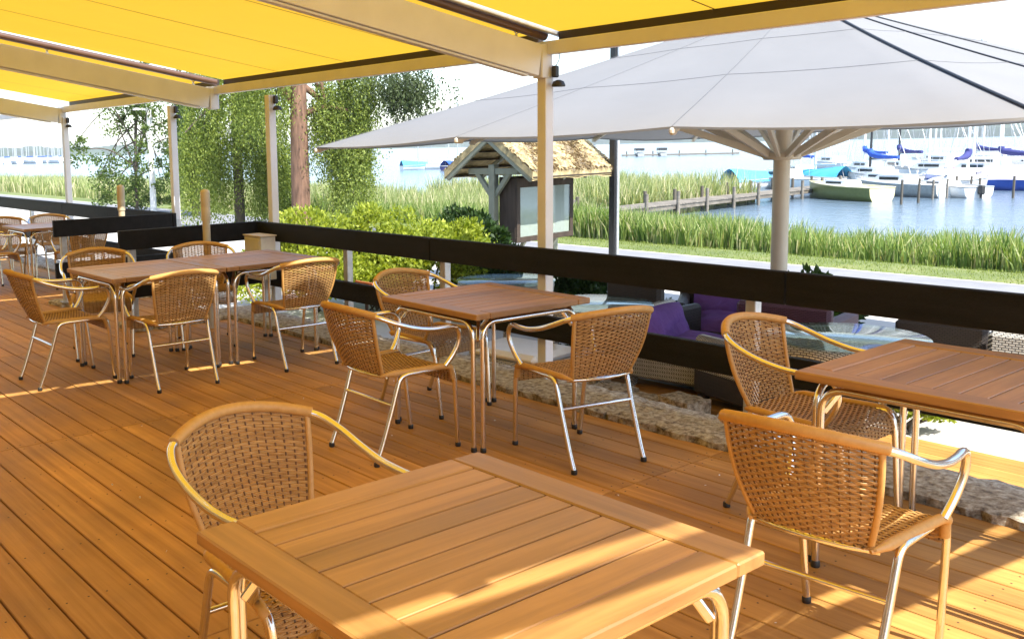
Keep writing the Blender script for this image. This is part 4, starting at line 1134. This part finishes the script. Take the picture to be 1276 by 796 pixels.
boat('white sailing boat with white mast in the back row, mid right', (-23.6, 63.0), 160, 6.8, 2.3, .75, 'white', None, .5, 7.6, 'white', None)
boat('light blue covered boat left of the thatched notice board, beyond the reeds', (-93.0, 76.5), 70, 3.6, 1.8, .5, 'white', None, 0, 8.0, 'galv', None, tarp='cyancover')
boat('dark blue covered boat beside the eave of the thatched notice board', (-85.5, 76.5), 100, 4.0, 1.8, .5, 'navycover', None, 0, 8.5, 'galv', None, tarp='bluecover')
boat('white sailing boat between the two covered boats left of the notice board', (-91.5, 80.0), 60, 5.0, 2.0, .7, 'white', None, .5, 8.0, 'galv', None)
for (x, y, hd) in ((-33.5, 82, 150), (-31.0, 84, 165), (-29.0, 81, 140), (-35.5, 86, 155), (-26.5, 83, 170), (-38.5, 84, 150), (-41.5, 80, 145)):
    boat('white sailing boat in the farthest back row, little more than its mast showing', (x, y), hd, 6.5, 2.3, .8, 'white', None, .5, 6.6 + random.uniform(0, 2.2), 'white', None)
for (x, y, hd) in ((-25.6, 54.8, 160), (-24.3, 58.8, 170), (-28.4, 61.2, 150), (-23.0, 51.2, 155), (-22.6, 66.8, 165), (-30.6, 70.5, 140)):
    boat('small white open motor boat squeezed between the larger moored boats', (x, y), hd + random.uniform(-8, 8), 4.2, 1.7, .5, 'white', None, .38)
# far pontoon with two dark launches
t = thing('pontoon', 'thin far pontoon in open water right of the notice board roof', 'pontoon', (-118, 156, -1.3), radians(45))
g = G(); g.box((6, 0, .25), (22, 1.2, .3), .02); g.build('float', M['oldjetty'], t)
for k in range(5):
    g = G(); g.tube([(-4 + k * 5, .7, -1), (-4 + k * 5, .7, 1.0)], .12, 6); g.build('pile', M['darkpile'], t)
for dx, lab in ((-2.0, 'left one of two dark covered launches at the far pontoon'), (2.2, 'right one of two dark covered launches at the far pontoon')):
    r = thing('launch', lab, 'boat', (-118 + dx * .7 , 156.5 + dx * .75, -1.3), radians(50), 'launches at the far pontoon')
    g, top, hf = hull_mesh(3.6, 1.6, .6); g.build('hull', [M['greyhull'], M['greyhull']], r)
    g = G(); g.box((0, -.2, 1.35), (1.6, 2.2, .5), .1); g.build('canopy', M['blackmetal'], r)
    g = G(); [g.tube([(sx * .7, -.2 + sy * .9, .5), (sx * .7, -.2 + sy * .9, 1.2)], .05, 5) for sx in (-1, 1) for sy in (-1, 1)]; g.build('canopy_post', M['galv'], r)
# the forest of masts of the far marina on the left
protos = []
for k in range(4):
    g, top, hf = hull_mesh(8 + k, 2.8, 1.0, 0); n = len(top) // 2
    g.add(top, [(q, q + 1, 2 * n - 2 - q, 2 * n - 1 - q) for q in range(n - 1)], 0)
    g.box((0, .4, 1.3), (1.6, 3.4, .6), .1, mat=0)
    g.tube([(0, 1, 1), (0, 1, 7.5 + k * .8)], .10, 6, mat=2); g.tube([(0, 1, 2.1), (0, -2.8, 2.2)], .16, 6, mat=(2 if k % 2 else 3))
    o = g.build('moored_yacht', [M['white'], M['white'], M['galv'], M['bluecover']]); protos.append(o)
i = 0
for row in range(3):
    for k in range(26):
        az = 77.6 - k * .275 + RNG.normal() * .09 + row * .09; dd = 335 + row * 26 + RNG.normal() * 5
        src = protos[i % 4]; o = src if i < 4 else src.copy()
        if i >= 4: COL.objects.link(o)
        o.location = (-dd * sin(radians(az)), dd * cos(radians(az)), -1.3); o.rotation_euler = (0, 0, radians(az + 20 + RNG.normal() * 12))
        tag(o, 'tiny white yacht in the far marina at the left, its mast among many', 'yacht', 'yachts in the far left marina'); i += 1
# far wooded shores
def shore(az0, az1, d0, d1, h0, h1, seed):
    rng = np.random.default_rng(seed); n = 160; g = G()
    ph = rng.uniform(0, 6.28, 8); rows = []
    for i in range(n + 1):
        f = i / n; az = radians(az0 + (az1 - az0) * f); d = d0 + (d1 - d0) * f
        h = h0 + (h1 - h0) * f; h *= .7 + .18 * sin(f * 9 + ph[0]) + .1 * sin(f * 31 + ph[1]) + .05 * sin(f * 90 + ph[2]) + rng.uniform(-.07, .07)
        q = lambda dd, z: (-dd * sin(az), dd * cos(az), z)
        rows.append([q(d, -1.5), q(d + 6, -1.3 + h * .55), q(d + 25, -1.3 + h), q(d + 200, -1.3 + h * .8), q(d + 400, -3)])
    g.grid(lambda i, j: rows[i][j], n, 4, smooth=False)
    return g
for a in ((64, 40, 1500, 1500, 9, 16, 1), (42, 24, 1500, 1250, 15, 20, 2), (28, -15, 1250, 1000, 17, 22, 3), (95, 66, 700, 1300, 20, 12, 4)):
    tag(shore(*a).build('wooded_hills', M['hill']), kind='structure')

# the hazy air over the lake
g = G(); g.box((-600, 900, 10), (5200, 3800, 42), .5)
m = bpy.data.materials.new('haze'); m.use_nodes = True; nt_ = m.node_tree
nt_.nodes.remove(nt_.nodes['Principled BSDF']); pv = nt_.nodes.new('ShaderNodeVolumePrincipled')
pv.inputs['Color'].default_value = (.82, .88, .95, 1); pv.inputs['Density'].default_value = .00028
nt_.links.new(pv.outputs[0], nt_.nodes['Material Output'].inputs['Volume'])
tag(g.build('haze', m), kind='stuff')

# fallen petals and crumbs on the deck boards
n = 46; px = RNG.uniform(-5.5, -.9, n); py = RNG.uniform(1.4, 4.2, n)
C = np.stack([px, py, np.full(n, .003)], 1); D = np.stack([RNG.normal(size=n), RNG.normal(size=n), np.full(n, .15)], 1)
tag(fast_mesh('petal_litter', leaf_quads(C, .014, .7, dirs=D, jit=.05), 4, M['white']), kind='stuff')
